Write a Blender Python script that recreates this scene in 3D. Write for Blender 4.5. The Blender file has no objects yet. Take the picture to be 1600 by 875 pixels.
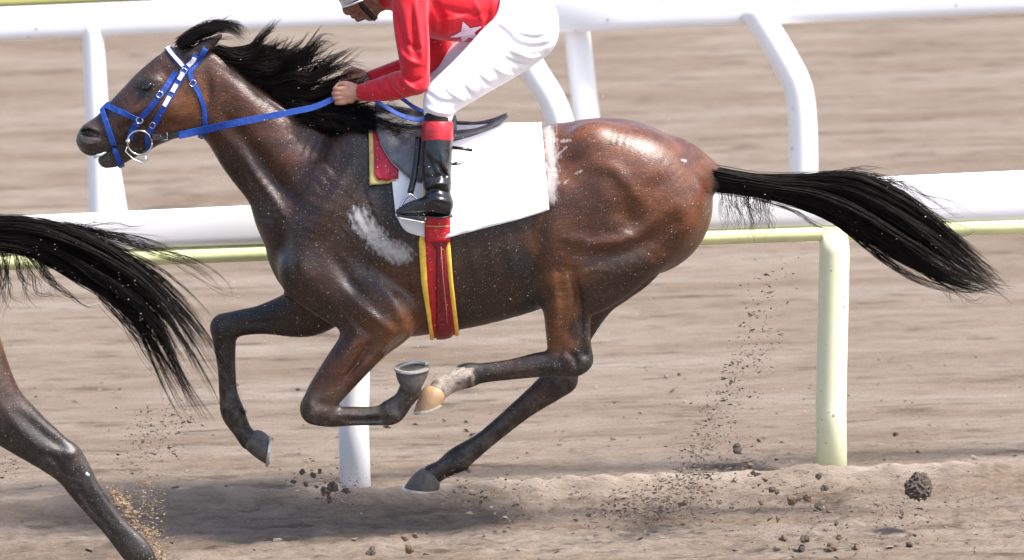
import bpy, math, random
import numpy as np
from mathutils import Matrix, Vector
rng = np.random.default_rng(7); random.seed(7)
scene = bpy.context.scene
COL = scene.collection

# ------------------------------------------------------------------ camera, sky, sun, exposure
F = 7800.0; W0, H0 = 1600.0, 875.0
PITCH, ROLL = math.radians(11.7), math.radians(-1.7)
CAM = np.array([0.0, -20.0, 5.2])
RM = Matrix.Rotation(math.pi/2 - PITCH, 3, 'X') @ Matrix.Rotation(ROLL, 3, 'Z')
cam = bpy.data.cameras.new('camera'); cam_o = bpy.data.objects.new('camera', cam); COL.objects.link(cam_o)
cam_o.matrix_world = Matrix.Translation(Vector(CAM)) @ RM.to_4x4()
cam.sensor_width = 36.0; cam.lens = 36.0*F/W0; cam.clip_start = 0.5; cam.clip_end = 2000
cam.dof.use_dof = True; cam.dof.focus_distance = 20.25; cam.dof.aperture_fstop = 2.8
scene.camera = cam_o

SUN_EL, SUN_AZ = math.radians(57), math.radians(112)      # azimuth clockwise from +Y; +X is to the right of the track
sd = Vector((math.sin(SUN_AZ)*math.cos(SUN_EL), math.cos(SUN_AZ)*math.cos(SUN_EL), math.sin(SUN_EL)))
world = bpy.data.worlds.new('World'); scene.world = world; world.use_nodes = True
wn = world.node_tree.nodes; wl = world.node_tree.links
bg = wn['Background']; sky = wn.new('ShaderNodeTexSky'); sky.sky_type = 'NISHITA'; sky.sun_disc = False
sky.sun_elevation = SUN_EL; sky.sun_rotation = SUN_AZ; sky.dust_density = 2.5; sky.air_density = 1.0
wl.new(sky.outputs[0], bg.inputs[0]); bg.inputs[1].default_value = 0.15
sun = bpy.data.lights.new('sun', 'SUN'); sun.energy = 4.0; sun.angle = math.radians(9.0); sun.color = (1, .95, .88)
sun_o = bpy.data.objects.new('sun', sun); COL.objects.link(sun_o)
sun_o.rotation_euler = sd.to_track_quat('Z', 'Y').to_euler()
vs = scene.view_settings; vs.view_transform = 'Standard'; vs.look = 'None'; vs.gamma = 1; vs.exposure = 1.08
try: scene.cycles.use_denoising = True
except Exception: pass

# ------------------------------------------------------------------ helpers
RMn = np.array(RM)
def P(px, py, Y=0.0):
    """the world point seen at (px,py) on the upright plane y=Y (where the thing stands)"""
    d = RMn @ np.array([(px-W0/2)/F, -(py-H0/2)/F, -1.0])
    t = (Y-CAM[1])/d[1]
    return CAM + d*t
def G(px, py, z=0.0):
    d = RMn @ np.array([(px-W0/2)/F, -(py-H0/2)/F, -1.0])
    return CAM + d*((z-CAM[2])/d[2])
SC = F/20.35                      # pixels per metre at the horse
o0 = P(800, 437.5); ax = P(801, 437.5)-o0; ay = P(800, 438.5)-o0
INV = np.linalg.inv(np.array([[ax[0], ay[0]], [ax[2], ay[2]]]))
def to_px(x, z):                  # side-view coordinates of the horse, in traced units
    dx, dz = x-o0[0], z-o0[2]
    return 800+INV[0,0]*dx+INV[0,1]*dz, 437.5+INV[1,0]*dx+INV[1,1]*dz

def catmull(p, sub):
    p = np.asarray(p, float)
    if len(p) < 3:
        t = np.linspace(0, 1, sub*(len(p)-1)+1)[:, None]
        return p[0]*(1-t)+p[-1]*t
    q = np.vstack([2*p[0]-p[1], p, 2*p[-1]-p[-2]]); out = []
    for i in range(1, len(q)-2):
        t = np.linspace(0, 1, sub, endpoint=False)[:, None]
        a, b, c, d = q[i-1], q[i], q[i+1], q[i+2]
        out.append(.5*((2*b)+(-a+c)*t+(2*a-5*b+4*c-d)*t**2+(-a+3*b-3*c+d)*t**3))
    out.append(p[-1:])
    return np.vstack(out)

def seg_dist(X, Z, pts, vals):
    """nearest point of a polyline (n,2); picks the segment with the least distance-minus-radius; returns distance and interpolated values"""
    best = np.full(X.shape, 1e9); D = np.zeros(X.shape); V = np.zeros(X.shape+(vals.shape[1],))
    for i in range(len(pts)-1):
        a, b = pts[i], pts[i+1]; e = b-a; l2 = max(e@e, 1e-12)
        t = np.clip(((X-a[0])*e[0]+(Z-a[1])*e[1])/l2, 0, 1)
        d = np.hypot(X-a[0]-t*e[0], Z-a[1]-t*e[1])
        v = vals[i]*(1-t[..., None])+vals[i+1]*t[..., None]
        m = d/np.maximum(v[..., 0], 1e-4)
        k = m < best
        best[k] = m[k]; D[k] = d[k]; V[k] = v[k]
    return D, V

def smin(a, b, k):
    h = np.maximum(k-np.abs(a-b), 0)/k
    return np.minimum(a, b)-h*h*k*.25

class Field:
    def __init__(s, lo, hi, h):
        s.lo = np.array(lo, float); s.h = h
        n = np.ceil((np.array(hi)-s.lo)/h).astype(int)+1
        s.D = np.full(n, 1.0, np.float32)
        s.ax = [s.lo[i]+h*np.arange(n[i]) for i in range(3)]
    def box(s, lo, hi):
        i0 = np.maximum(np.floor((np.array(lo)-s.lo)/s.h).astype(int), 0)
        i1 = np.minimum(np.ceil((np.array(hi)-s.lo)/s.h).astype(int)+1, s.D.shape)
        return tuple(slice(int(max(a, 0)), int(max(b, 0))) for a, b in zip(i0, i1))
    def chain(s, st, k=.02, sub=6, cut=False, shift=(0, 0, 0)):
        """st rows: px, py, in-plane radius (px), y (m), lateral radius (m)"""
        st = catmull(np.array(st, float), sub)
        pts = []; vals = []
        for px, py, r, y, rl in st:
            p = P(px, py, y+shift[1])-np.array(shift); pts.append((p[0], p[2])); vals.append((max(r, .5)/SC, y, max(rl, .002)))
        s.raw(np.array(pts), np.array(vals), k, cut)
    def raw(s, pts, vals, k, cut=False):
        R = vals[:, 0].max()+k+2*s.h; RL = vals[:, 2].max()+k+2*s.h
        b = s.box((pts[:, 0].min()-R, vals[:, 1].min()-RL, pts[:, 1].min()-R), (pts[:, 0].max()+R, vals[:, 1].max()+RL, pts[:, 1].max()+R))
        X, Z = np.meshgrid(s.ax[0][b[0]], s.ax[2][b[2]], indexing='ij')
        if X.size == 0: return
        d, V = seg_dist(X, Z, pts, vals)
        y = s.ax[1][b[1]][None, :, None]
        ri, yc, rl = [V[..., i][:, None, :] for i in range(3)]
        u = d[:, None, :]/ri; v = (y-yc)/rl
        g = np.sqrt(u*u+v*v)+1e-6; g1 = np.sqrt((u/ri)**2+(v/rl)**2)+1e-6
        f = np.where(g < .3, -.7*np.minimum(ri, rl), g*(g-1)/g1)
        s._put(b, f, k, cut)
    def _put(s, b, f, k, cut):
        if cut: s.D[b] = -smin(-s.D[b], f.astype(np.float32), k)
        else: s.D[b] = smin(s.D[b], f.astype(np.float32), k)
    def chain3(s, pts, rad, k=.015, sub=5, cut=False):
        q = catmull(np.c_[np.array(pts, float), np.array(rad, float)], sub)
        R = q[:, 3].max()+k+2*s.h
        b = s.box(q[:, :3].min(0)-R, q[:, :3].max(0)+R)
        X, Y, Z = np.meshgrid(*[s.ax[i][b[i]] for i in range(3)], indexing='ij')
        if X.size == 0: return
        f = np.full(X.shape, 9.0)
        for i in range(len(q)-1):
            a, e = q[i, :3], q[i+1, :3]-q[i, :3]; l2 = max(e@e, 1e-12)
            t = np.clip(((X-a[0])*e[0]+(Y-a[1])*e[1]+(Z-a[2])*e[2])/l2, 0, 1)
            dd = np.sqrt((X-a[0]-t*e[0])**2+(Y-a[1]-t*e[1])**2+(Z-a[2]-t*e[2])**2)-(q[i, 3]*(1-t)+q[i+1, 3]*t)
            np.minimum(f, dd, out=f)
        s._put(b, f, k, cut)
    def stroke(s, pts, w, amp, yr=(-9, 9), sub=5, Y=0.0, shift=(0, 0, 0)):
        """raise (amp>0) or press in (amp<0) the surface along a traced line, tapering to its ends"""
        q = catmull(np.array([(P(a, c, Y+shift[1])-np.array(shift))[[0, 2]] for a, c in pts]), sub); n = len(q)
        w = w/SC
        vals = np.c_[np.full(n, w), np.sin(np.linspace(.12, math.pi-.12, n))**.7, np.zeros(n)]
        b = s.box((q[:, 0].min()-3*w, max(yr[0], s.lo[1]), q[:, 1].min()-3*w), (q[:, 0].max()+3*w, min(yr[1], s.ax[1][-1]), q[:, 1].max()+3*w))
        X, Z = np.meshgrid(s.ax[0][b[0]], s.ax[2][b[2]], indexing='ij')
        if X.size == 0: return
        d, V = seg_dist(X, Z, q, vals)
        g = (amp*np.exp(-(d/w)**2)*V[..., 1]).astype(np.float32)
        s.D[b] -= g[:, None, :]
    def bump(s, px, py, r, amp, yr=(-9, 9), Y=0.0):
        c = P(px, py, Y); w = r/SC
        b = s.box((c[0]-3*w, max(yr[0], s.lo[1]), c[2]-3*w), (c[0]+3*w, min(yr[1], s.ax[1][-1]), c[2]+3*w))
        X, Z = np.meshgrid(s.ax[0][b[0]], s.ax[2][b[2]], indexing='ij')
        s.D[b] -= (amp*np.exp(-((X-c[0])**2+(Z-c[2])**2)/w**2)).astype(np.float32)[:, None, :]
    def sample(s, p):
        p = np.asarray(p, float); q = (p-s.lo)/s.h
        n = np.array(s.D.shape); i = np.clip(np.floor(q).astype(int), 0, n-2); f = np.clip(q-i, 0, 1); r = 0
        for a in (0, 1):
            for b in (0, 1):
                for c in (0, 1):
                    w = (f[..., 0] if a else 1-f[..., 0])*(f[..., 1] if b else 1-f[..., 1])*(f[..., 2] if c else 1-f[..., 2])
                    r = r+w*s.D[i[..., 0]+a, i[..., 1]+b, i[..., 2]+c]
        return r
    def grad(s, p):
        p = np.asarray(p, float); g = np.stack([s.sample(p+e)-s.sample(p-e) for e in np.eye(3)*s.h], -1)
        return g/np.maximum(np.linalg.norm(g, axis=-1, keepdims=True), 1e-9)
    def side_y(s, x, z, off=0.0, sign=-1, y0=0.0):
        """y of the outer surface (D=off) on one side at (x,z); None when nothing is there"""
        ys = np.arange(0, .5, .003); p = np.stack([np.full(ys.shape, x), y0+sign*ys, np.full(ys.shape, z)], -1)
        d = s.sample(p); k = np.where(d < off)[0]
        return None if len(k) == 0 else y0+sign*ys[k[-1]]
    def mesh(s, smooth=2):
        D = s.D; n = D.shape; ins = D < 0
        cnt = np.zeros((n[0]-1, n[1]-1, n[2]-1), np.int8)
        offs = [(a, b, c) for a in (0, 1) for b in (0, 1) for c in (0, 1)]
        for a, b, c in offs: cnt += ins[a:n[0]-1+a, b:n[1]-1+b, c:n[2]-1+c]
        mask = (cnt > 0) & (cnt < 8); idx = np.argwhere(mask)
        vid = np.full(mask.shape, -1, np.int32); vid[mask] = np.arange(len(idx))
        val = {o: D[idx[:, 0]+o[0], idx[:, 1]+o[1], idx[:, 2]+o[2]] for o in offs}
        acc = np.zeros((len(idx), 3)); num = np.zeros(len(idx))
        for o in offs:
            for axn in range(3):
                if o[axn] == 0:
                    o2 = list(o); o2[axn] = 1; o2 = tuple(o2)
                    va, vb = val[o], val[o2]; m = (va < 0) != (vb < 0)
                    t = va[m]/(va[m]-vb[m]); q = np.tile(np.array(o, float), (m.sum(), 1)); q[:, axn] += t
                    acc[m] += q; num[m] += 1
        pos = s.lo+(idx+acc/num[:, None])*s.h
        quads = []
        for axn in range(3):
            u, v = (axn+1) % 3, (axn+2) % 3
            sl = [slice(None)]*3; sl2 = [slice(None)]*3
            sl[axn] = slice(0, -1); sl2[axn] = slice(1, None)
            e = np.argwhere(ins[tuple(sl)] != ins[tuple(sl2)])
            e = e[(e[:, u] > 0) & (e[:, v] > 0) & (e[:, u] < n[u]-1) & (e[:, v] < n[v]-1)]
            c = []
            for du, dv in ((1, 1), (0, 1), (0, 0), (1, 0)):
                g = e.copy(); g[:, u] -= du; g[:, v] -= dv; c.append(vid[g[:, 0], g[:, 1], g[:, 2]])
            q = np.stack(c, 1); flip = ~ins[e[:, 0], e[:, 1], e[:, 2]]
            q[flip] = q[flip][:, ::-1]; quads.append(q)
        Q = np.vstack(quads); Q = Q[(Q >= 0).all(1)]
        for it in range(smooth):
            lam = .5 if it % 2 == 0 else -.52
            acc = np.zeros_like(pos); num = np.zeros(len(pos))
            for i in range(4):
                a, b = Q[:, i], Q[:, (i+1) % 4]
                for dd in range(3):
                    acc[:, dd] += np.bincount(a, pos[b, dd], len(pos))+np.bincount(b, pos[a, dd], len(pos))
                num += np.bincount(a, minlength=len(pos))+np.bincount(b, minlength=len(pos))
            pos = pos+lam*(acc/np.maximum(num, 1)[:, None]-pos)
        return pos, Q

def link(name, me, material=None, parent=None, smooth=True):
    o = bpy.data.objects.new(name, me); COL.objects.link(o)
    if material is not None: me.materials.append(material)
    if smooth and len(me.polygons): me.polygons.foreach_set('use_smooth', np.ones(len(me.polygons), bool))
    if parent is not None: o.parent = parent; o.matrix_parent_inverse = Matrix.Translation(-parent.location)
    return o
def arr_obj(name, V, Fc, material=None, parent=None, smooth=True, col=None):
    """mesh from arrays; Fc an (n,3) or (n,4) array, or a list of faces"""
    me = bpy.data.meshes.new(name); V = np.asarray(V, np.float32)
    if isinstance(Fc, np.ndarray):
        k = Fc.shape[1]; me.vertices.add(len(V)); me.vertices.foreach_set('co', V.ravel())
        me.loops.add(Fc.size); me.loops.foreach_set('vertex_index', Fc.astype(np.int32).ravel())
        me.polygons.add(len(Fc)); me.polygons.foreach_set('loop_start', np.arange(0, Fc.size, k, dtype=np.int32))
        me.polygons.foreach_set('loop_total', np.full(len(Fc), k, np.int32)); me.update(calc_edges=True)
    else:
        me.from_pydata(V.tolist(), [], Fc); me.update()
    if col is not None:
        a = me.color_attributes.new('coat', 'FLOAT_COLOR', 'POINT')
        a.data.foreach_set('color', (col if col.shape[1] == 4 else np.c_[col, np.zeros(len(col))]).astype(np.float32).ravel())
    return link(name, me, material, parent, smooth)
def tag(o, label=None, cat=None, group=None, kind=None):
    for k, v in (('label', label), ('category', cat), ('group', group), ('kind', kind)):
        if v: o[k] = v
    return o
def empty(name, loc, label, cat, group=None):
    o = bpy.data.objects.new(name, None); COL.objects.link(o); o.location = Vector([float(c) for c in loc]); o.empty_display_size = .1
    return tag(o, label, cat, group)

def frame_sweep(path, up=None):
    path = np.asarray(path, float); t = np.gradient(path, axis=0); t /= np.maximum(np.linalg.norm(t, axis=1, keepdims=True), 1e-9)
    return t
def tube(path, rad, n=10, cap=True):
    """round tube along a 3-D path; returns verts, quads/caps list"""
    path = np.asarray(path, float); m = len(path); rad = np.broadcast_to(np.asarray(rad, float), (m,))
    t = frame_sweep(path); ref = np.array([0, 1.0, 0]) if abs(t[0][1]) < .8 else np.array([1.0, 0, 0])
    V = []; u = None
    for i in range(m):
        if u is None: u = np.cross(t[i], ref)
        u = u-t[i]*(u@t[i]); u /= max(np.linalg.norm(u), 1e-9); v = np.cross(t[i], u)
        a = np.linspace(0, 2*math.pi, n, endpoint=False)
        V.append(path[i]+rad[i]*(np.cos(a)[:, None]*u+np.sin(a)[:, None]*v))
    Fc = []
    for i in range(m-1):
        for j in range(n):
            k = (j+1) % n; Fc.append((i*n+j, i*n+k, (i+1)*n+k, (i+1)*n+j))
    if cap: Fc += [tuple(range(n))[::-1], tuple(range((m-1)*n, m*n))]
    return np.vstack(V), Fc
def ribbon(path, nrm, width, thick=.004):
    """flat strap along a path, lying with its face along nrm"""
    path = np.asarray(path, float); nrm = np.asarray(nrm, float); m = len(path)
    width = np.broadcast_to(np.asarray(width, float), (m,))
    t = frame_sweep(path); s = np.cross(t, nrm); s /= np.maximum(np.linalg.norm(s, axis=1, keepdims=True), 1e-9)
    nn = np.cross(s, t); w = width[:, None]/2; c = thick*.35
    prof = [(-1, 0), (-.92, 1), (.92, 1), (1, 0), (.92, -1), (-.92, -1)]; k = len(prof)
    V = np.stack([path+s*w*a+nn*thick/2*b for a, b in prof], 1).reshape(-1, 3)
    Fc = [(i*k+j, i*k+(j+1) % k, (i+1)*k+(j+1) % k, (i+1)*k+j) for i in range(m-1) for j in range(k)]
    Fc += [tuple(range(k))[::-1], tuple(range((m-1)*k, m*k))]
    return V, Fc
def merge(parts):
    V = []; Fc = []; o = 0
    for v, f in parts:
        V.append(v); Fc += [tuple(int(i)+o for i in q) for q in f]; o += len(v)
    return np.vstack(V), Fc
def loft(rings, cap=True):
    n = len(rings[0]); V = np.vstack(rings); Fc = []
    for i in range(len(rings)-1):
        for j in range(n):
            k = (j+1) % n; Fc.append((i*n+j, i*n+k, (i+1)*n+k, (i+1)*n+j))
    if cap: Fc += [tuple(range(n))[::-1], tuple(range((len(rings)-1)*n, len(rings)*n))]
    return V, Fc
def vnoise(x, y, seed=0):
    """smooth value noise, -1..1"""
    r = np.random.default_rng(seed).random((256, 256))*2-1
    xi = np.floor(x).astype(int); yi = np.floor(y).astype(int); fx = x-xi; fy = y-yi
    fx = fx*fx*(3-2*fx); fy = fy*fy*(3-2*fy); g = lambda a, b: r[a % 256, b % 256]
    return (g(xi, yi)*(1-fx)+g(xi+1, yi)*fx)*(1-fy)+(g(xi, yi+1)*(1-fx)+g(xi+1, yi+1)*fx)*fy

# ------------------------------------------------------------------ materials
def mat(name, col=(.5, .5, .5), rough=.5, spec=.5, var=.15, scale=20, bump=0.0, bscale=60, stretch=(1, 1, 1), col2=None, attr=False,
        coat=0.0, metal=0.0, sheen=0.0, speck=0.0, speckcol=(.45, .4, .36), sscale=95, sparse=.16, rvar=0.0, foam=False, hairy=False):
    m = bpy.data.materials.new(name); m.use_nodes = True; nt = m.node_tree; N = nt.nodes; L = nt.links
    b = N['Principled BSDF']; b.inputs['Roughness'].default_value = rough; b.inputs['Specular IOR Level'].default_value = spec
    b.inputs['Metallic'].default_value = metal; b.inputs['Coat Weight'].default_value = coat; b.inputs['Coat Roughness'].default_value = .25
    b.inputs['Sheen Weight'].default_value = sheen
    tc = N.new('ShaderNodeTexCoord'); mp = N.new('ShaderNodeMapping'); mp.inputs['Scale'].default_value = stretch; L.new(tc.outputs['Object'], mp.inputs[0])
    nz = N.new('ShaderNodeTexNoise'); nz.inputs['Scale'].default_value = scale; nz.inputs['Detail'].default_value = 6; L.new(mp.outputs[0], nz.inputs['Vector'])
    if attr:
        at = N.new('ShaderNodeVertexColor'); at.layer_name = 'coat'; src = at.outputs[0]
    else:
        rgb = N.new('ShaderNodeRGB'); rgb.outputs[0].default_value = (*col, 1); src = rgb.outputs[0]
    mx = N.new('ShaderNodeMix'); mx.data_type = 'RGBA'; mx.blend_type = 'MIX'
    rp = N.new('ShaderNodeMapRange'); rp.inputs[1].default_value = .3; rp.inputs[2].default_value = .7; L.new(nz.outputs[0], rp.inputs[0]); L.new(rp.outputs[0], mx.inputs[0])
    if col2 is not None:
        L.new(src, mx.inputs[6]); mx.inputs[7].default_value = (*col2, 1)
    else:
        lo = N.new('ShaderNodeMix'); lo.data_type = 'RGBA'; lo.blend_type = 'MULTIPLY'; lo.inputs[0].default_value = 1; L.new(src, lo.inputs[6]); lo.inputs[7].default_value = (1-var, 1-var, 1-var, 1)
        hi = N.new('ShaderNodeMix'); hi.data_type = 'RGBA'; hi.blend_type = 'MULTIPLY'; hi.inputs[0].default_value = 1; L.new(src, hi.inputs[6]); hi.inputs[7].default_value = (1+var, 1+var, 1+var, 1)
        L.new(lo.outputs[2], mx.inputs[6]); L.new(hi.outputs[2], mx.inputs[7])
    out = mx.outputs[2]
    if speck > 0:         # sand thrown up from the track sticking as pale grains
        vo = N.new('ShaderNodeTexVoronoi'); vo.inputs['Scale'].default_value = sscale; L.new(tc.outputs['Object'], vo.inputs['Vector'])
        n2 = N.new('ShaderNodeTexNoise'); n2.inputs['Scale'].default_value = 7; L.new(tc.outputs['Object'], n2.inputs['Vector'])
        th = N.new('ShaderNodeMath'); th.operation = 'MULTIPLY'; th.inputs[1].default_value = speck; L.new(n2.outputs[0], th.inputs[0])
        l1 = N.new('ShaderNodeMath'); l1.operation = 'LESS_THAN'; L.new(vo.outputs['Distance'], l1.inputs[0]); L.new(th.outputs[0], l1.inputs[1])
        sx_ = N.new('ShaderNodeSeparateColor'); L.new(vo.outputs['Color'], sx_.inputs[0])
        g1 = N.new('ShaderNodeMath'); g1.operation = 'GREATER_THAN'; L.new(sx_.outputs[0], g1.inputs[0]); g1.inputs[1].default_value = 1-sparse
        lt = N.new('ShaderNodeMath'); lt.operation = 'MULTIPLY'; L.new(l1.outputs[0], lt.inputs[0]); L.new(g1.outputs[0], lt.inputs[1])
        m3 = N.new('ShaderNodeMix'); m3.data_type = 'RGBA'; L.new(lt.outputs[0], m3.inputs[0]); L.new(out, m3.inputs[6]); m3.inputs[7].default_value = (*speckcol, 1); out = m3.outputs[2]
    if hairy:             # short hair lying along the body, dust caught in it
        mh = N.new('ShaderNodeMapping'); mh.inputs['Scale'].default_value = (.10, 1, 1); mh.inputs['Rotation'].default_value = (0, .35, 0); L.new(tc.outputs['Object'], mh.inputs[0])
        nh = N.new('ShaderNodeTexNoise'); nh.inputs['Scale'].default_value = 240; nh.inputs['Detail'].default_value = 4; nh.inputs['Roughness'].default_value = .7; L.new(mh.outputs[0], nh.inputs['Vector'])
        mr = N.new('ShaderNodeMapRange'); mr.inputs[1].default_value = .3; mr.inputs[2].default_value = .7; mr.inputs[3].default_value = .50; mr.inputs[4].default_value = 1.55; L.new(nh.outputs[0], mr.inputs[0])
        mm_ = N.new('ShaderNodeVectorMath'); mm_.operation = 'SCALE'; L.new(out, mm_.inputs[0]); L.new(mr.outputs[0], mm_.inputs['Scale']); out = mm_.outputs[0]
        v2 = N.new('ShaderNodeTexVoronoi'); v2.inputs['Scale'].default_value = 190; L.new(tc.outputs['Object'], v2.inputs['Vector'])
        c2 = N.new('ShaderNodeSeparateColor'); L.new(v2.outputs['Color'], c2.inputs[0]); n5 = N.new('ShaderNodeTexNoise'); n5.inputs['Scale'].default_value = 5; n5.inputs['Detail'].default_value = 4; L.new(tc.outputs['Object'], n5.inputs['Vector'])
        q1 = N.new('ShaderNodeMath'); q1.operation = 'LESS_THAN'; L.new(v2.outputs['Distance'], q1.inputs[0]); q1.inputs[1].default_value = .30
        q2 = N.new('ShaderNodeMath'); q2.operation = 'MULTIPLY'; L.new(n5.outputs[0], q2.inputs[0]); q2.inputs[1].default_value = .5
        q3 = N.new('ShaderNodeMath'); q3.operation = 'LESS_THAN'; L.new(c2.outputs[1], q3.inputs[0]); L.new(q2.outputs[0], q3.inputs[1])
        q4 = N.new('ShaderNodeMath'); q4.operation = 'MULTIPLY'; L.new(q1.outputs[0], q4.inputs[0]); L.new(q3.outputs[0], q4.inputs[1])
        m6 = N.new('ShaderNodeMix'); m6.data_type = 'RGBA'; L.new(q4.outputs[0], m6.inputs[0]); L.new(out, m6.inputs[6]); m6.inputs[7].default_value = (.15, .115, .09, 1); out = m6.outputs[2]
    if foam:
        nf = N.new('ShaderNodeTexNoise'); nf.inputs['Scale'].default_value = 40; nf.inputs['Detail'].default_value = 8; nf.inputs['Roughness'].default_value = .75; L.new(mp.outputs[0], nf.inputs['Vector'])
        ad = N.new('ShaderNodeMath'); ad.operation = 'ADD'; L.new(at.outputs['Alpha'], ad.inputs[0]); L.new(nf.outputs[0], ad.inputs[1])
        fr_ = N.new('ShaderNodeMapRange'); fr_.inputs[1].default_value = .72; fr_.inputs[2].default_value = 1.60; L.new(ad.outputs[0], fr_.inputs[0])
        mf = N.new('ShaderNodeMix'); mf.data_type = 'RGBA'; L.new(fr_.outputs[0], mf.inputs[0]); L.new(out, mf.inputs[6]); mf.inputs[7].default_value = (.46, .44, .43, 1); out = mf.outputs[2]
    L.new(out, b.inputs['Base Color'])
    if rvar > 0:
        n4 = N.new('ShaderNodeTexNoise'); n4.inputs['Scale'].default_value = 14; n4.inputs['Detail'].default_value = 7; L.new(mp.outputs[0], n4.inputs['Vector'])
        rr_ = N.new('ShaderNodeMapRange'); rr_.inputs[1].default_value = .3; rr_.inputs[2].default_value = .7; rr_.inputs[3].default_value = rough-rvar; rr_.inputs[4].default_value = rough+rvar
        L.new(n4.outputs[0], rr_.inputs[0])
        bw = N.new('ShaderNodeRGBToBW'); L.new(src, bw.inputs[0]); rk = N.new('ShaderNodeMapRange'); rk.inputs[1].default_value = .008; rk.inputs[2].default_value = .03; rk.inputs[3].default_value = .16; rk.inputs[4].default_value = 0; L.new(bw.outputs[0], rk.inputs[0])
        ra = N.new('ShaderNodeMath'); ra.operation = 'ADD'; L.new(rr_.outputs[0], ra.inputs[0]); L.new(rk.outputs[0], ra.inputs[1]); L.new(ra.outputs[0], b.inputs['Roughness'])
    if bump > 0:
        n3 = N.new('ShaderNodeTexNoise'); n3.inputs['Scale'].default_value = bscale; n3.inputs['Detail'].default_value = 5; L.new(mp.outputs[0], n3.inputs['Vector'])
        bp = N.new('ShaderNodeBump'); bp.inputs['Strength'].default_value = bump; bp.inputs['Distance'].default_value = .01; L.new(n3.outputs[0], bp.inputs['Height']); L.new(bp.outputs[0], b.inputs['Normal'])
        if hairy:
            b2 = N.new('ShaderNodeBump'); b2.inputs['Strength'].default_value = .16; b2.inputs['Distance'].default_value = .006; L.new(nh.outputs[0], b2.inputs['Height']); L.new(bp.outputs[0], b2.inputs['Normal']); L.new(b2.outputs[0], b.inputs['Normal'])
    return m
M = {}
M['coat'] = mat('horse_coat', foam=True, hairy=True, attr=True, rough=.34, spec=.55, var=.40, scale=14, stretch=(.35, 1, 1.1), bump=.16, bscale=260, speck=.32, sscale=92, sparse=.13, rvar=.10, speckcol=(.34, .30, .27))
M['hair'] = mat('horse_hair', (.0085, .0065, .006), rough=.5, spec=.12, var=.5, scale=15)
M['hoof_dark'] = mat('hoof_dark', (.065, .060, .055), col2=(.13, .115, .10), rough=.6, var=.35, scale=30, bump=.3, bscale=60)
M['hoof_pale'] = mat('hoof_pale', (.42, .25, .12), col2=(.30, .20, .13), rough=.55, var=.35, scale=25, bump=.2, bscale=60)
M['shoe'] = mat('horseshoe', (.62, .60, .56), rough=.4, metal=.7, var=.2)
M['eye'] = mat('eye', (.006, .004, .004), rough=.08, spec=.8, var=.1)
M['dark_in'] = mat('nostril', (.02, .008, .008), rough=.6)
M['foam'] = mat('foam', (.75, .73, .72), rough=.6, var=.1, bump=.4, bscale=200)
M['blue'] = mat('blue_webbing', (.005, .050, .30), rough=.5, var=.25, scale=60, bump=.4, bscale=300, speck=.40, sparse=0.06)
M['white_web'] = mat('white_webbing', (.78, .76, .82), rough=.5, var=.08, bump=.2, bscale=200)
M['steel'] = mat('steel', (.75, .74, .72), rough=.22, metal=1.0, var=.1)
M['leather'] = mat('black_leather', (.010, .010, .012), rough=.26, spec=.55, var=.3, scale=20, bump=.25, bscale=45, speck=.1)
M['grey_leather'] = mat('grey_leather', (.05, .05, .055), col2=(.16, .16, .165), rough=.3, spec=.6, var=.4, scale=18, bump=.2, bscale=40, speck=.40, sparse=0.11)
M['welt'] = mat('grey_welt', (.34, .34, .36), rough=.35, var=.3, scale=30)
M['boot_red'] = mat('red_boot_cuff', (.45, .02, .03), rough=.35, var=.3, scale=30, bump=.2, speck=.1)
M['sock'] = mat('black_sock', (.012, .012, .013), rough=.85, var=.3, bump=.4, bscale=250, speck=.1)
M['red'] = mat('red_silk', (.55, .006, .018), rough=.55, spec=.28, var=.12, scale=9, bump=.5, bscale=16, sheen=.2, speck=.40, sparse=0.04)
M['girth_red'] = mat('girth_red', (.50, .01, .02), rough=.5, var=.25, scale=40, bump=.3, bscale=120, speck=.40, sparse=0.13)
M['girth_dark'] = mat('girth_dark_red', (.20, .006, .012), rough=.45, var=.3, scale=50, bump=.3, bscale=140, speck=.40, sparse=0.10)
M['yellow'] = mat('yellow_piping', (.82, .52, .07), rough=.55, var=.12, scale=40, speck=.40, sparse=0.04)
M['pad_red'] = mat('pad_red', (.36, .008, .03), rough=.6, var=.25, scale=60, bump=.4, bscale=160, speck=.40, sparse=0.16)
M['pad_edge'] = mat('pad_edge', (.52, .40, .13), rough=.7, var=.2, scale=60)
M['cloth'] = mat('white_cloth', (.82, .81, .82), rough=.75, speck=.4, sparse=.03, speckcol=(.5, .46, .42), var=.10, scale=5, bump=.12, bscale=12)
M['breeches'] = mat('white_breeches', (.80, .78, .82), rough=.6, var=.04, scale=8, bump=.3, bscale=14)
M['skin'] = mat('skin', (.36, .17, .11), rough=.5, var=.15, scale=30, bump=.1, bscale=120)
M['face'] = mat('face_skin', (.17, .075, .045), rough=.45, var=.2, scale=30, bump=.1, bscale=120)
M['lens'] = mat('goggle_lens', (.55, .55, .58), rough=.12, var=.1)
M['black'] = mat('black_strap', (.01, .01, .011), rough=.4, var=.2)
M['helmet'] = mat('helmet_cover', (.60, .01, .02), rough=.4, var=.1)
M['rail_white'] = mat('white_rail', (.85, .84, .85), speck=.4, sparse=.05, speckcol=(.5, .45, .4), sscale=24, rough=.42, var=.03, scale=3, bump=.03, bscale=12)
M['rail_green'] = mat('lime_paint', (.74, .76, .40), rough=.45, var=.10, scale=8, bump=.05, bscale=30, speck=.40, sparse=0.05, speckcol=(.2, .17, .12), sscale=30)
M['post_green'] = mat('worn_lime_post', (.74, .75, .44), rough=.5, var=.08, scale=5, col2=(.78, .78, .58), bump=.08, bscale=25, speck=.4, sparse=.10, speckcol=(.22, .19, .14), sscale=34)
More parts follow.
